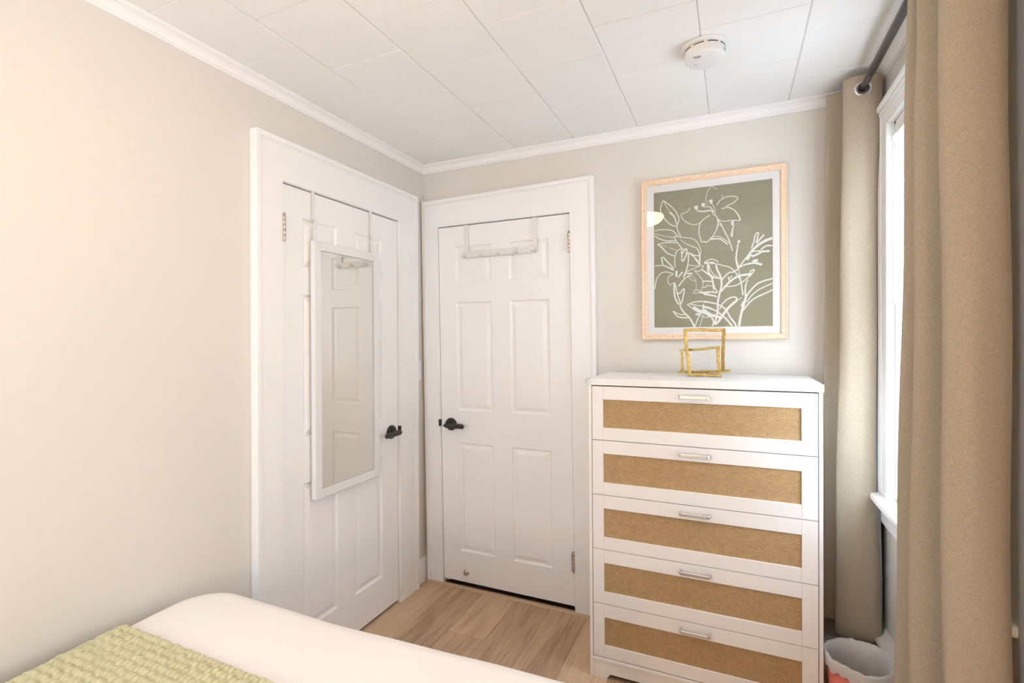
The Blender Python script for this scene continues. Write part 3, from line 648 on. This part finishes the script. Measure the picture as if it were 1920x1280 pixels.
ART = [[36,36,435,5965,595,5825,805,5625,985,5405,1095,5175,1135,4995,1085,4845,1035,4695],[41,41,435,5965,355,5785,305,5545,365,5315,505,5085,685,4865,885,4735,1035,4695],[24,24,465,5935,595,5635,715,5405,815,5235],[65,36,715,5395,895,5205,975,5005,1025,4785],[36,36,1035,4725,1075,4505,1155,4315,1225,4185],[36,36,15,4565,225,4605,495,4595,735,4555,885,4475,1005,4325,1105,4205],[24,24,15,4465,285,4355,585,4265,935,4175],[41,41,15,4355,255,4185,525,4075,765,4045,1005,4045],[30,47,935,4265,975,4085,1095,3885,1235,3685,1355,3555],[30,30,935,4265,1185,4175,1475,4125,1735,4055,1905,3905,2015,3685,2075,3495,2055,3285,2015,2985],[21,47,1185,4065,1445,3855,1705,3715,1905,3605,1985,3445,2025,3285],[41,41,1035,3935,735,3975,435,3975,165,3935],[65,41,165,3935,375,3755,525,3555,705,3425,925,3325],[15,15,315,3915,585,3775],[24,24,695,3735,1035,3575],[36,36,935,3065,945,3305,1005,3495,1115,3605,1215,3625,1235,3445,1245,3225,1235,3075],[53,53,1265,3405,1355,3555,1445,3625,1465,3515,1435,3335,1355,3155,1275,3035],[24,24,1465,3545,1515,3325,1535,3025],[47,47,1525,3445,1725,3325,1875,3275,2015,3275],[41,41,1555,3435,1755,3245,1905,3085,1985,2955],[30,30,1635,5485,1505,5335,1335,5265,1225,5195,1305,5005,1475,4835,1675,4725,1875,4705,2055,4755],[38,38,2475,5065,2245,4935,2075,4775,2005,4505,2005,4235,2065,4045,2105,3875,2215,3895,2325,3845,2495,4005,2615,4145,2755,4435,2805,4695,2765,4915,2695,5035,2575,5085],[172,103,1875,5545,1885,5455,1895,5375],[166,99,2175,5645,2185,5565,2185,5475],[166,99,2505,5755,2515,5675,2525,5585],[47,65,1915,5365,1995,5295,2225,5255,2415,5275,2555,5245,2625,5135],[36,36,2185,5515,2285,5455,2445,5445,2565,5325,2625,5195],[27,27,2515,5595,2615,5465,2685,5275,2695,5095],[21,21,2785,6175,2645,6285,2525,6355,2395,6185,2325,5985,2305,5775,2365,5635],[18,18,2265,5575,2435,5535],[36,36,2765,5475,2865,5645,3005,5745,3165,5805,3355,5805,3545,5765,3625,5685,3545,5595,3415,5495,3225,5425,3125,5375],[24,24,2985,5925,2995,5735],[36,50,2945,5295,3115,5325,3245,5325,3415,5225,3545,5095,3655,4905,3725,4695],[38,24,3725,4695,3545,4715,3325,4735,3135,4725,2945,4755,2805,4865],[95,95,3405,4705,3395,4515],[18,83,3475,4545,3405,4345,3365,4005],[41,41,2785,4845,2945,4565,3085,4255,3215,3975,3315,3695,3395,3365],[30,30,2805,4665,2835,4575,2945,4545],[30,30,2555,4045,2695,4095,2835,4065,2995,3965,3165,3825,3275,3715],[71,36,2475,3975,2665,3975,2885,3945,3055,3805,3205,3665],[101,101,3675,3825,3635,3695],[53,41,3635,3675,3595,3495,3575,3335],[49,98,3625,3675,3565,3275,3545,2995,3595,2745,3645,2585],[20,65,3645,2585,3685,2255,3745,1925,3815,1375],[49,122,3655,2595,3795,2815,3945,3005,4055,3155,4205,3345,4455,3565,4735,3725,4985,3795],[49,49,4165,3425,4255,3705,4295,3935,4365,4075,4435,4065,4415,3925,4345,3655],[57,57,4365,3615,4495,3805,4665,3985],[81,90,4095,3155,4235,3085,4415,3165,4595,3255,4875,3245],[57,57,4125,3255,4305,3295,4525,3285],[65,65,4525,3325,4665,3445,4805,3495,4985,3475],[106,106,3985,2925,4095,3115],[41,106,3655,2595,3835,2705,4055,2755,4305,2775,4575,2675],[114,114,4195,2845,4415,2895],[57,57,3635,2565,3425,2435,3245,2405,3075,2245,2955,2095],[41,41,2215,2925,2405,3035,2595,3055,2825,2915],[41,49,2485,2865,2715,2845,2975,2755,3245,2665,3425,2515,3615,2255,3725,2005,3755,1805],[65,65,2365,2865,2385,2535,2495,2325,2675,2225,2935,2175],[33,33,2425,2825,2485,2575,2635,2355,2785,2265],[81,81,2715,2805,2755,2595,2865,2345,2935,2095,2935,1805,2845,1435,2785,1115,2775,735,2705,365,2625,85],[73,106,2895,1555,3055,1755,3235,1955,3465,2145,3725,2255,3975,2285,4175,2285],[49,49,4085,2295,4125,2425,4235,2485,4255,2425,4125,2265,3975,2115,3725,1925,3465,1815,3125,1795],[57,57,3225,2235,3275,1995],[49,49,3355,2275,3315,2155],[49,49,2215,2545,2405,2385,2555,2235,2595,1985,2675,1735,2785,1545],[65,65,2205,1545,2515,1585,2745,1525],[65,65,2205,1485,2515,1435,2745,1355],[106,90,3645,5,3715,425,3795,795,3885,1115,3925,1315],[81,41,3925,1315,3905,1595,3945,1915,4035,2055],[65,65,3925,1235,4015,1425,4195,1665,4415,1875,4665,1975,4985,2055],[49,49,3955,1065,4155,1345,4415,1575,4665,1715,4985,1845],[61,61,3825,705,4015,985,4265,1215,4555,1365,4805,1475,4975,1575],[49,49,3735,875,3795,1035,3885,1155],[98,106,2665,105,2815,245,2965,485,3155,765,3385,1005,3575,1165],[73,49,3575,1165,3535,1285,3385,1315,3165,1215,2975,1025,2855,775],[33,33,3585,1165,3775,1285],[57,73,2205,1135,2475,1105,2745,1025,2975,895,3155,685,3305,395,3455,185,3545,-15],[57,73,2205,905,2435,835,2705,725,2935,525,3155,315,3385,5],[138,106,2205,795,2315,625,2475,545,2775,455,2965,365],[65,65,2475,495,2605,245,2545,25],[38,75,25,2915,235,2925,435,2915,625,2825,785,2725,905,2675],[57,57,325,3285,435,3285,595,3085,755,2915,865,2745],[57,57,335,3275,365,3105,405,2955],[38,38,955,2765,935,3035,945,3295,1005,3485],[38,38,1245,3535,1255,3305,1265,3075,1415,3255,1485,3485],[31,75,1535,3445,1545,3115,1485,2765,1405,2505,1315,2315],[38,44,875,2495,655,2585,435,2605,235,2485,105,2255,25,1825],[31,31,875,2475,705,2415,615,2225,715,1975,825,2065,965,2075],[107,82,1015,2635,1005,2335],[50,69,1095,2295,1185,2455,1285,2565],[63,31,1095,1905,1215,2065,1375,2255,1565,2375,1715,2495],[31,31,1315,2285,1435,2505,1595,2625,1835,2715,2175,2805,2105,2625,1985,2555,1775,2605],[57,57,1465,2475,1715,2475],[19,19,1525,2295,1685,2345,1805,2225,1865,2095,1865,1705],[25,25,1555,2285,1685,2165,1845,2095],[25,25,1805,2595,1985,2375,2155,2115,2155,1915,2075,1645,1865,1705,1745,1565,1985,1575,2075,1635],[31,31,1545,2855,1775,2825,1985,2795],[50,50,1655,3405,1835,3135,2025,2825],[57,57,2025,3275,2035,2825],[50,63,2105,2625,2285,2475,2465,2315,2555,2155,2615,1675],[50,50,2135,2075,2345,2085,2555,2045],[31,31,2135,1805,2285,1795,2315,1895,2555,1835],[44,63,1985,1585,2315,1585,2645,1585],[44,63,2045,1565,2375,1485,2645,1395],[94,63,925,2075,905,1845,915,1585,965,1315,1105,1055],[50,50,965,1975,1055,1515,1155,1185,1165,1015],[50,63,1055,1615,1155,1575,1305,1775,1345,1695,1275,1305,1185,1045],[63,88,1155,1015,1305,715,1525,485,1675,255,1795,-15],[44,44,855,775,1025,655,1245,585,1425,585],[63,63,855,765,1025,525,1245,455,1515,435],[38,50,1795,-15,1885,245,2005,535],[25,25,2005,-15,2095,305,2205,595],[44,63,1475,1045,1675,1115,1895,1165,2285,1155,2645,1045],[38,38,1475,1045,1645,905,1825,765,1975,665],[38,38,1585,1055,1955,985,2345,915,2635,775],[113,189,1735,935,2015,725,2285,655,2495,495],[94,94,1825,575,2075,595],[57,94,2175,1045,2165,695],[25,25,2035,515,2255,435,2405,445],[31,31,2205,2915,2355,3025,2595,3055],[82,50,2215,2895,2445,2915,2645,2915],[50,50,2415,2835,2405,2515,2525,2315,2645,2255]]
b = MB(); AWd, AHt = ax1-ax0, az1-az0
def crom(P, k):
    out = []
    for i in range(len(P)-1):
        p0, p1, p2, p3 = P[max(i-1, 0)], P[i], P[i+1], P[min(i+2, len(P)-1)]
        for s in range(k):
            t = s/k; out.append(tuple(.5*((2*p1[c])+(-p0[c]+p2[c])*t+(2*p0[c]-5*p1[c]+4*p2[c]-p3[c])*t*t+(-p0[c]+3*p1[c]-3*p2[c]+p3[c])*t**3) for c in range(len(p1))))
    out.append(tuple(P[-1])); return out
lay = 0
for st in ART:
    w0, w1 = st[0]*1e-4, st[1]*1e-4; P = [(st[i]*1e-4, st[i+1]*1e-4) for i in range(2, len(st), 2)]
    Q = crom(P, 5); n = len(Q); vs = []; fs = []; lay += 1; yy = -.0127-lay*2e-6
    for i, q in enumerate(Q):
        a, c = Q[max(0, i-1)], Q[min(n-1, i+1)]; dx, dz = c[0]-a[0], c[1]-a[1]; L = math.hypot(dx, dz) or 1; nx, nz = -dz/L, dx/L
        t = i/(n-1); w = (w0+(w1-w0)*t)/2*(1+.10*math.sin(i*1.9+lay)); w *= .72 if i in (0, n-1) else 1
        for sgn in (-1, 1):
            vs.append((ax0+min(max(q[0]+sgn*nx*w, 0), AWd), yy, az0+min(max(q[1]+sgn*nz*w, 0), AHt)))
    for i in range(n-1): fs.append((2*i, 2*i+1, 2*i+3, 2*i+2))
    b.add(vs, fs)
lab(b.build('line_drawing', 'art_white', art), 'white brush line drawing of lilies and leaves')
b = MB(); b.box((px0+.02, -.0185, pz0+.02), (px1-.02, -.0172, pz1-.02)); b.build('glazing', 'picture_glass', pr)

# ------------------------------------------------------------------ over-door mirror
KM = .009; warpM = lambda p: Vector((p.x, p.y-KM*(1.80-p.z), p.z))
mi = thing('over_door_mirror', 'tall white framed mirror hung over the closet door', 'mirror', (.03, -.667, .732))
my0, my1, mz0, mz1, fw = -.875, -.461, .728, 1.817, .037
b = MB(warpM)
b.box((.024, my0+.006, mz0+.006), (.030, my1-.006, mz1-.006)); b.build('backing', 'plastic_warm_white', mi)
for (a, c) in (((my0, mz0), (my0+fw, mz1)), ((my1-fw, mz0), (my1, mz1)), ((my0+fw, mz0), (my1-fw, mz0+fw)), ((my0+fw, mz1-fw), (my1-fw, mz1))):
    b = MB(warpM); b.box((.026, a[0], a[1]), (.050, c[0], c[1]), .0018); b.build('frame_side', 'plastic_white', mi)
b = MB(warpM); b.box((.031, my0+fw-.004, mz0+fw-.004), (.0425, my1-fw+.004, mz1-fw+.004)); lab(b.build('mirror_plate', 'mirror_glass', mi), 'mirror glass')
for yy in (-.853, -.486):
    b = MB(); rings = []
    for (xx, zz) in ((-.020, 2.026), (.020, 2.026), (.021, 2.020), (.021, 1.930), (.022, 1.918), (.033, 1.900), (.033, 1.888), (.026, 1.870), (.026, 1.79)):
        rings.append([(xx, yy-.0085, zz), (xx, yy+.0085, zz), (xx+.0016, yy+.0085, zz+(.0016 if zz > 2.02 else 0)), (xx+.0016, yy-.0085, zz+(.0016 if zz > 2.02 else 0))])
    b.sweep(None, rings); b.build('hanging_strap', 'plastic_white', mi)

# ------------------------------------------------------------------ over-door hook rail
hk = thing('hook_rail', 'cream metal hook rail with five hooks hung over the far door', 'hook rail', (.5, -.02, 1.85))
b = MB(); b.box((.272, -.0205, 1.846), (.716, -.0175, 1.882), .001); b.box((.272, -.026, 1.846), (.716, -.0185, 1.8485)); b.build('rail', 'plastic_warm_white', hk)
for xx in (.294, .702):
    b = MB(); b.box((xx-.015, -.0170, 1.85), (xx+.015, -.0150, 2.0300)); b.box((xx-.015, -.0170, 2.0288), (xx+.015, .026, 2.0305)); b.build('strap', 'plastic_warm_white', hk)
for i in range(5):
    xx = .288+i*.1035; b = MB(); rings = []
    for t in range(12):
        a = t/11; ang = math.pi*(.5+a*1.05)
        yy = -.026-.016+.018*math.cos(ang-math.pi*.5)*1.0 if t < 0 else -.022-.030*math.sin(a*math.pi*.55); zz = 1.853+.004*math.cos(a*math.pi)-.004+.040*max(0, a-.35)**1.2
        w = .011*(1-.25*a)
        rings.append([(xx-w, yy, zz), (xx+w, yy, zz), (xx+w, yy+.0025, zz+.003), (xx-w, yy+.0025, zz+.003)])
    b.sweep(None, rings); b.build('hook', 'plastic_warm_white', hk)

# ------------------------------------------------------------------ light switch
sw = thing('light_switch', 'white rocker light switch on the wall between the two doors', 'light switch', (0, -.078, 1.215))
b = MB(); b.box((.0, -.113, 1.157), (.006, -.042, 1.276), .0018); b.build('switch_plate', 'plastic_white', sw)
b = MB(); b.prism([(.006, 1.183), (.0085, 1.184), (.0105, 1.217), (.0075, 1.250), (.006, 1.251)], 'y', -.094, -.061); b.build('rocker', 'plastic_white', sw)
for zz in (1.166, 1.268):
    b = MB(); b.lathe([(.003, .0055), (.003, .0066), (.002, .0072)], (0, -.0775, zz), (1, 0, 0), 10); b.build('screw', 'steel_light', sw)

# ------------------------------------------------------------------ smoke detector
sx, sy = 1.563, -.603
sd = thing('smoke_detector', 'round white smoke detector on the tiled ceiling', 'smoke detector', (sx, sy, H_CEIL))
b = MB(); b.lathe([(.074, 0), (.075, -.002), (.075, -.008), (.0735, -.010), (.060, -.011)], (sx, sy, H_CEIL), (0, 0, 1), 64); b.build('base_ring', 'plastic_white', sd)
b = MB(); b.lathe([(.064, -.010), (.0655, -.012), (.0660, -.021), (.0655, -.022), (.0660, -.023), (.0660, -.040), (.0640, -.0435), (.058, -.046), (.001, -.0475)], (sx, sy, H_CEIL), (0, 0, 1), 64); hs = b.build('housing', 'plastic_white', sd)
def arcbox(r0, r1, a0, a1, z0, z1, n=8):
    b = MB(); rings = []
    for i in range(n+1):
        a = math.radians(a0+(a1-a0)*i/n); c, s = math.cos(a), math.sin(a)
        rings.append([(sx+r0*c, sy+r0*s, z0), (sx+r1*c, sy+r1*s, z0), (sx+r1*c, sy+r1*s, z1), (sx+r0*c, sy+r0*s, z1)])
    b.sweep(None, rings); return b
for k in range(9):
    a = k*40+16; arcbox(.060, .0664, a-15, a+15, H_CEIL-.0175, H_CEIL-.0140).build('vent_slot', 'slot_dark', hs)
b = MB(); b.lathe([(.010, -.0465), (.0105, -.0475), (.0095, -.0490), (.001, -.0494)], (sx+.004, sy+.002, H_CEIL), (0, 0, 1), 32); b.build('test_button', 'plastic_white', sd)
b = MB(); b.lathe([(.034, -.0465), (.0345, -.0470), (.0335, -.0478), (.0325, -.0478)], (sx-.006, sy+.002, H_CEIL), (0, 0, 1), 40); b.build('button_ring', 'plastic_white', sd)
for k in range(3):
    b = MB(); b.box((sx-.036+k*.003, sy-.040+k*.0045, H_CEIL-.0478), (sx-.010, sy-.0378+k*.0045, H_CEIL-.0455)); b.build('sounder_slit', 'grey_print', hs)
for k in range(5):
    a = -24+k*4.0; arcbox(.0655, .0664, a, a+1.8, H_CEIL-.037, H_CEIL-.026, 2).build('side_slit', 'grey_print', hs)
b = MB(); b.box((sx-.036, sy+.012, H_CEIL-.0478), (sx-.026, sy+.0155, H_CEIL-.0460)); b.build('indicator', 'slot_dark', sd)

# ------------------------------------------------------------------ curtains and rod
RX, RZ = 2.093, 2.316
CT, CB = 2.366, .245
def curtain_sheet(ctrl, nz, off=0.0, k=9, trim=None, hole=False, top=CT, bot=CB, hembow=0.0):
    zs = []
    z = top
    while z > bot+.001:
        zs.append(z); z -= .005 if (hole and z > top-.10) else .035
    zs.append(bot); rows = []; us = []
    for z in zs:
        t = (top-z)/(top-bot); P = []
        for (xt, yt, xb, yb) in ctrl:
            bow = math.sin(t*math.pi)
            P.append((xt+(xb-xt)*t-(hembow*bow if len(P) < 2 else 0)+.0022*math.sin(z*7+yt*40)*min(1, t*6), yt+(yb-yt)*t+.002*math.sin(z*5+xt*60)*min(1, t*6)))
        Q = crom(P, k); rows.append(Q); L = [0]
        for a, c in zip(Q, Q[1:]): L.append(L[-1]+math.dist(a, c))
        us.append(L)
    vs = []; uv = []; n = len(rows[0])
    for r, z, L in zip(rows, zs, us):
        for q, u in zip(r, L): vs.append((q[0], q[1]+off, z)); uv.append((u, z))
    fs = []
    for i in range(len(zs)-1):
        for j in range(n-1):
            f = (i*n+j, i*n+j+1, (i+1)*n+j+1, (i+1)*n+j)
            if hole:
                c = [sum(vs[q][e] for q in f)/4 for e in range(3)]
                if math.hypot(c[0]-RX, c[2]-RZ) < .0205: continue
            fs.append(f)
    b = MB(); b.add(vs, fs, True); return b, uv
def solid(o, t):
    m = o.modifiers.new('thickness', 'SOLIDIFY'); m.thickness = t; m.offset = 0
farctrl = [(2.156, -.200, 2.147, -.205), (2.135, -.212, 2.125, -.216), (2.095, -.218, 2.075, -.222), (2.055, -.212, 2.030, -.214), (2.034, -.194, 2.004, -.190), (2.050, -.172, 2.022, -.165), (2.100, -.158, 2.10, -.150), (2.128, -.142, 2.13, -.135), (2.110, -.122, 2.11, -.120), (2.050, -.104, 2.03, -.104), (1.998, -.090, 1.980, -.088), (2.010, -.070, 1.99, -.066), (2.07, -.060, 2.06, -.058), (2.12, -.045, 2.12, -.045)]
fc = thing('linen_curtain', 'oatmeal linen curtain beside the dresser, lit by the window', 'curtain', (2.09, -.16, CB), group='linen curtains on the window rod')
b, uv = curtain_sheet(farctrl, 60, hole=True, k=12, hembow=.018); o = b.build('fabric', 'linen_curtain', fc, uv=uv); solid(o, .0016)
lin = [(2.150, -.190, 2.152, -.192), (2.120, -.196, 2.12, -.198), (2.080, -.200, 2.06, -.203), (2.050, -.190, 2.03, -.190)]
b, uv = curtain_sheet(lin, 60, k=6, top=CT-.03, bot=CB+.02); o = b.build('lining', 'lining_grey', fc, uv=uv); solid(o, .001)
for yy in (-.2165, -.1545, -.1155, -.0575):
    b = MB(); rings = []
    for i in range(33):
        a = 2*math.pi*i/32; c, s = math.cos(a), math.sin(a)
        rings.append([(RX+c*(.0235+.0055*math.cos(t)), yy+.0028*math.sin(t), RZ+s*(.0235+.0055*math.cos(t))) for t in [2*math.pi*k/8 for k in range(8)]])
    b.sweep(None, rings, True, True); lab(b.build('eyelet', 'steel_light', fc), 'metal eyelet ring')
nearctrl = [(2.141, -1.148, 2.147, -1.166), (2.115, -1.176, 2.120, -1.192), (2.070, -1.190, 2.078, -1.204), (2.036, -1.172, 2.040, -1.186), (2.038, -1.140, 2.048, -1.150), (2.085, -1.105, 2.09, -1.11), (2.128, -1.080, 2.13, -1.085), (2.105, -1.035, 2.10, -1.055), (2.056, -1.010, 2.030, -1.035), (2.046, -.982, 2.017, -1.010), (2.07, -.955, 2.05, -.97), (2.125, -.930, 2.12, -.935), (2.110, -.900, 2.09, -.905), (2.064, -.885, 2.036, -.868), (2.062, -.860, 2.032, -.840), (2.09, -.835, 2.07, -.81), (2.13, -.815, 2.125, -.785), (2.12, -.79, 2.11, -.755)]
nc = thing('linen_curtain', 'oatmeal linen curtain in the foreground at the right edge, warmly lit', 'curtain', (2.09, -1.0, CB), group='linen curtains on the window rod')
b, uv = curtain_sheet(nearctrl, 60, hole=True); o = b.build('fabric', 'linen_curtain', nc, uv=uv); solid(o, .0016)
for yy in (-1.188, -1.10, -1.03, -.945, -.895, -.833):
    b = MB(); rings = []
    for i in range(33):
        a = 2*math.pi*i/32; c, s = math.cos(a), math.sin(a)
        rings.append([(RX+c*(.0235+.0055*math.cos(t)), yy+.0028*math.sin(t), RZ+s*(.0235+.0055*math.cos(t))) for t in [2*math.pi*k/8 for k in range(8)]])
    b.sweep(None, rings, True, True); b.build('eyelet', 'steel_light', nc)
rod = thing('curtain_rod', 'dark metal telescoping curtain rod above the window', 'curtain rod', (RX, -.7, RZ))
b = MB(); b.lathe([(.0108, 0), (.0108, .30)], (RX, -.032, RZ+.004), (0, -1, 0), 20); b.build('inner_tube', 'rod_metal', rod)
b = MB(); b.lathe([(.0115, 0), (.0128, .002), (.0128, 1.05)], (RX, -.330, RZ+.004), (0, -1, 0), 20); b.build('outer_tube', 'rod_metal', rod)
for yy in (-.036, -1.30):
    b = MB(); b.box((W_ROOM-.004, yy-.012, RZ-.03), (W_ROOM, yy+.012, RZ+.03)); b.box((RX-.004, yy-.005, RZ-.018), (W_ROOM, yy+.005, RZ-.010)); b.lathe([(.016, 0), (.016, .01)], (RX, yy-.005, RZ+.004), (0, 1, 0), 16); b.build('bracket', 'rod_metal', rod)
b = MB(); b.lathe([(.012, 0), (.019, .004), (.019, .022), (.010, .030)], (RX, -1.378, RZ+.004), (0, -1, 0), 20); b.build('finial', 'rod_metal', rod)

# ------------------------------------------------------------------ waste bin with liner
bcx, bcy, bz = 2.040, -.425, .300
wb = thing('waste_bin', 'small round waste bin with a white plastic liner beside the dresser', 'waste bin', (bcx, bcy, 0))
b = MB(); b.lathe([(.078, 0), (.080, .004), (.0975, bz-.020), (.0955, bz-.020), (.077, .008), (.001, .008)], (bcx, bcy, 0), (0, 0, 1), 48); b.build('bin_body', 'bin_print', wb)
prof = [(.1035, bz-.036), (.1045, bz-.026), (.105, bz-.013), (.106, bz+.004), (.103, bz+.010), (.098, bz+.006), (.090, bz-.02), (.081, bz-.09), (.074, bz-.17), (.062, .05), (.04, .025), (.002, .02)]
b = MB(); seg = 96; vs = []; fs = []
for i, (r, h) in enumerate(prof):
    for k in range(seg):
        a = 2*math.pi*k/seg; cr = noise.noise((math.cos(a)*3.2, math.sin(a)*3.2, h*9))*.5+noise.noise((math.cos(a)*9, math.sin(a)*9, h*5))*.35
        amp = (.004 if i < 6 else .009) if i not in (4, 5) else .003
        rr = r+(cr*amp if i >= 5 else abs(cr)*amp) ; hh = h+(cr*.030 if i == 0 else cr*.012 if i < 6 else cr*.004)
        vs.append((bcx+math.cos(a)*min(rr, .115), bcy+math.sin(a)*rr, hh))
for i in range(len(prof)-1):
    for k in range(seg): j = (k+1) % seg; fs.append((i*seg+k, i*seg+j, (i+1)*seg+j, (i+1)*seg+k))
b.add(vs, fs, True); lab(b.build('liner', 'bin_liner', wb), 'crinkled white plastic bin liner')

# ------------------------------------------------------------------ bed and throw
BX0, BX1, BY1, BY0, BT = .062, 1.445, -1.338, -3.40, .606
bed = thing('bed', 'white duvet-covered bed along the left wall', 'bed', ((BX0+BX1)/2, (BY0+BY1)/2, 0))
def rrect(x0, x1, y0, y1, r, n=10):
    pts = []
    for cx, cy, a0 in ((x1-r, y1-r, 0), (x0+r, y1-r, 90), (x0+r, y0+r, 180), (x1-r, y0+r, 270)):
        for i in range(n+1):
            a = math.radians(a0+90*i/n); pts.append((cx+r*math.cos(a), cy+r*math.sin(a)))
    # densify straight runs
    out = []
    for p, q in zip(pts, pts[1:]+pts[:1]):
        d = math.dist(p, q); m = max(1, int(d/.06))
        for k in range(m): out.append((p[0]+(q[0]-p[0])*k/m, p[1]+(q[1]-p[1])*k/m))
    return out
base_o = rrect(BX0, BX1, BY0, BY1, .12); cxm, cym = (BX0+BX1)/2, (BY0+BY1)/2
def bed_sag(x, y): return .024*min(1, max(0, (x-.55)/.55))**1.5+.003*math.sin(x*4.1+.6)+.004*math.sin(y*3.3)+.004*noise.noise((x*3, y*3, 0))
def bed_z(x, y):
    # distance to the rounded outline
    r = .12; dx = max(BX0+r-x, x-(BX1-r), 0); dy = max(BY0+r-y, y-(BY1-r), 0)
    if dx > 0 and dy > 0: d = r-math.hypot(dx, dy)
    else: d = min(x-BX0, BX1-x, y-BY0, BY1-y)
    R = .075
    if d <= 0: return None
    drop = 0 if d >= R else R-math.sqrt(max(0, R*R-(R-d)**2))
    return BT-drop+bed_sag(x, y)
b = MB(); rings = []
R = .075
lev = [(0.0, .20), (-.004, .35), (0.0, BT-R)]+[(R*(1-math.cos(a)), BT-R+R*math.sin(a)) for a in [math.radians(d) for d in range(10, 91, 10)]]
for ins, z in lev:
    rg = []
    for (x, y) in base_o:
        vx, vy = x-cxm, y-cym; 
        fx = 1-ins/(abs(BX1-BX0)/2); fy = 1-ins/(abs(BY1-BY0)/2)
        X, Y = cxm+vx*fx, cym+vy*fy
        rg.append((X, Y, z+(bed_sag(X, Y) if z > .4 else 0)))
    rings.append(rg)
for f in (.9, .78, .6, .4, .2, .02):
    rings.append([(cxm+(p[0]-cxm)*f, cym+(p[1]-cym)*f, BT+bed_sag(cxm+(p[0]-cxm)*f, cym+(p[1]-cym)*f)) for p in rings[len(lev)-1]])
b.sweep(None, rings, True, True); b.build('duvet', 'bed_white', bed)
b = MB(); b.box((BX0+.02, BY0+.02, .17), (BX1-.02, BY1-.02, .24), .01); b.build('bed_frame', 'bed_frame_wood', bed)
for xx in (BX0+.07, BX1-.07):
    for yy in (BY0+.07, BY1-.07):
        b = MB(); b.lathe([(.022, 0), (.026, .01), (.032, .17)], (xx, yy, 0), (0, 0, 1), 16); b.build('leg', 'bed_frame_wood', bed)

cx_p, cy_p = .0165, .0215                    # waffle cell pitch across and along
th0, th1 = -1.632, -2.42
arc = [0.0]                                  # section path: up the left flank, across the top
path = []
R2 = .080
for z in [BT-.16+.004*i for i in range(21)]: path.append((BX0-.006, z))
for d in range(2, 91, 4):
    a = math.radians(d); path.append((BX0-.006+R2*(1-math.cos(a)), BT-.075+R2*math.sin(a)))
x = path[-1][0]
while x < 1.36: x += .0058; path.append((x, BT+.005))
L = [0]
for p, q in zip(path, path[1:]): L.append(L[-1]+math.dist(p, q))
def along(s):
    import bisect
    i = min(max(bisect.bisect_right(L, s)-1, 0), len(path)-2); t = (s-L[i])/((L[i+1]-L[i]) or 1)
    p, q = path[i], path[i+1]; dx, dz = q[0]-p[0], q[1]-p[1]; n = math.hypot(dx, dz) or 1
    return p[0]+dx*t, p[1]+dz*t, -dz/n, dx/n
ncx = int(L[-1]/cx_p); ncy = int((th0-th1)/cy_p); SX, SY = 6, 6
vs = []; fs = []; NX, NY = ncx*SX+1, ncy*SY+1
prof_x = [0, .78, .98, 1.0, .98, .78]; prof_y = [0, .72, .96, 1.0, .96, .72]
cellh = {}
for j in range(NY):
    yy = th0-(j/SY)*cy_p
    for i in range(NX):
        ci, cj = i//SX, j//SY
        if (ci, cj) not in cellh: cellh[(ci, cj)] = random.uniform(.8, 1.15)
        stag = .12*math.sin(ci*2.3)
        fy = ((j/SY)+stag) % 1.0
        hy = min(1, abs(math.sin(fy*math.pi))**.45)
        h = .0105*prof_x[i % SX]*(.12+.88*hy)*cellh[(ci, cj)]
        px, pz, nx, nz = along(i/SX*cx_p)
        sag = bed_sag(px, yy) if pz > BT-.08 else bed_sag(px, yy)
        edge = 0
        vs.append((px+nx*h*(1 if nx < 0 else 1), yy+edge, pz+nz*h+sag-(.003 if j == 0 else 0)))
for j in range(NY-1):
    for i in range(NX-1): fs.append((j*NX+i, j*NX+i+1, (j+1)*NX+i+1, (j+1)*NX+i))
b = MB(); b.add(vs, fs, True)
tag(b.build('throw_blanket', 'sage_throw'), 'sage green waffle-knit throw laid across the bed', 'throw blanket')
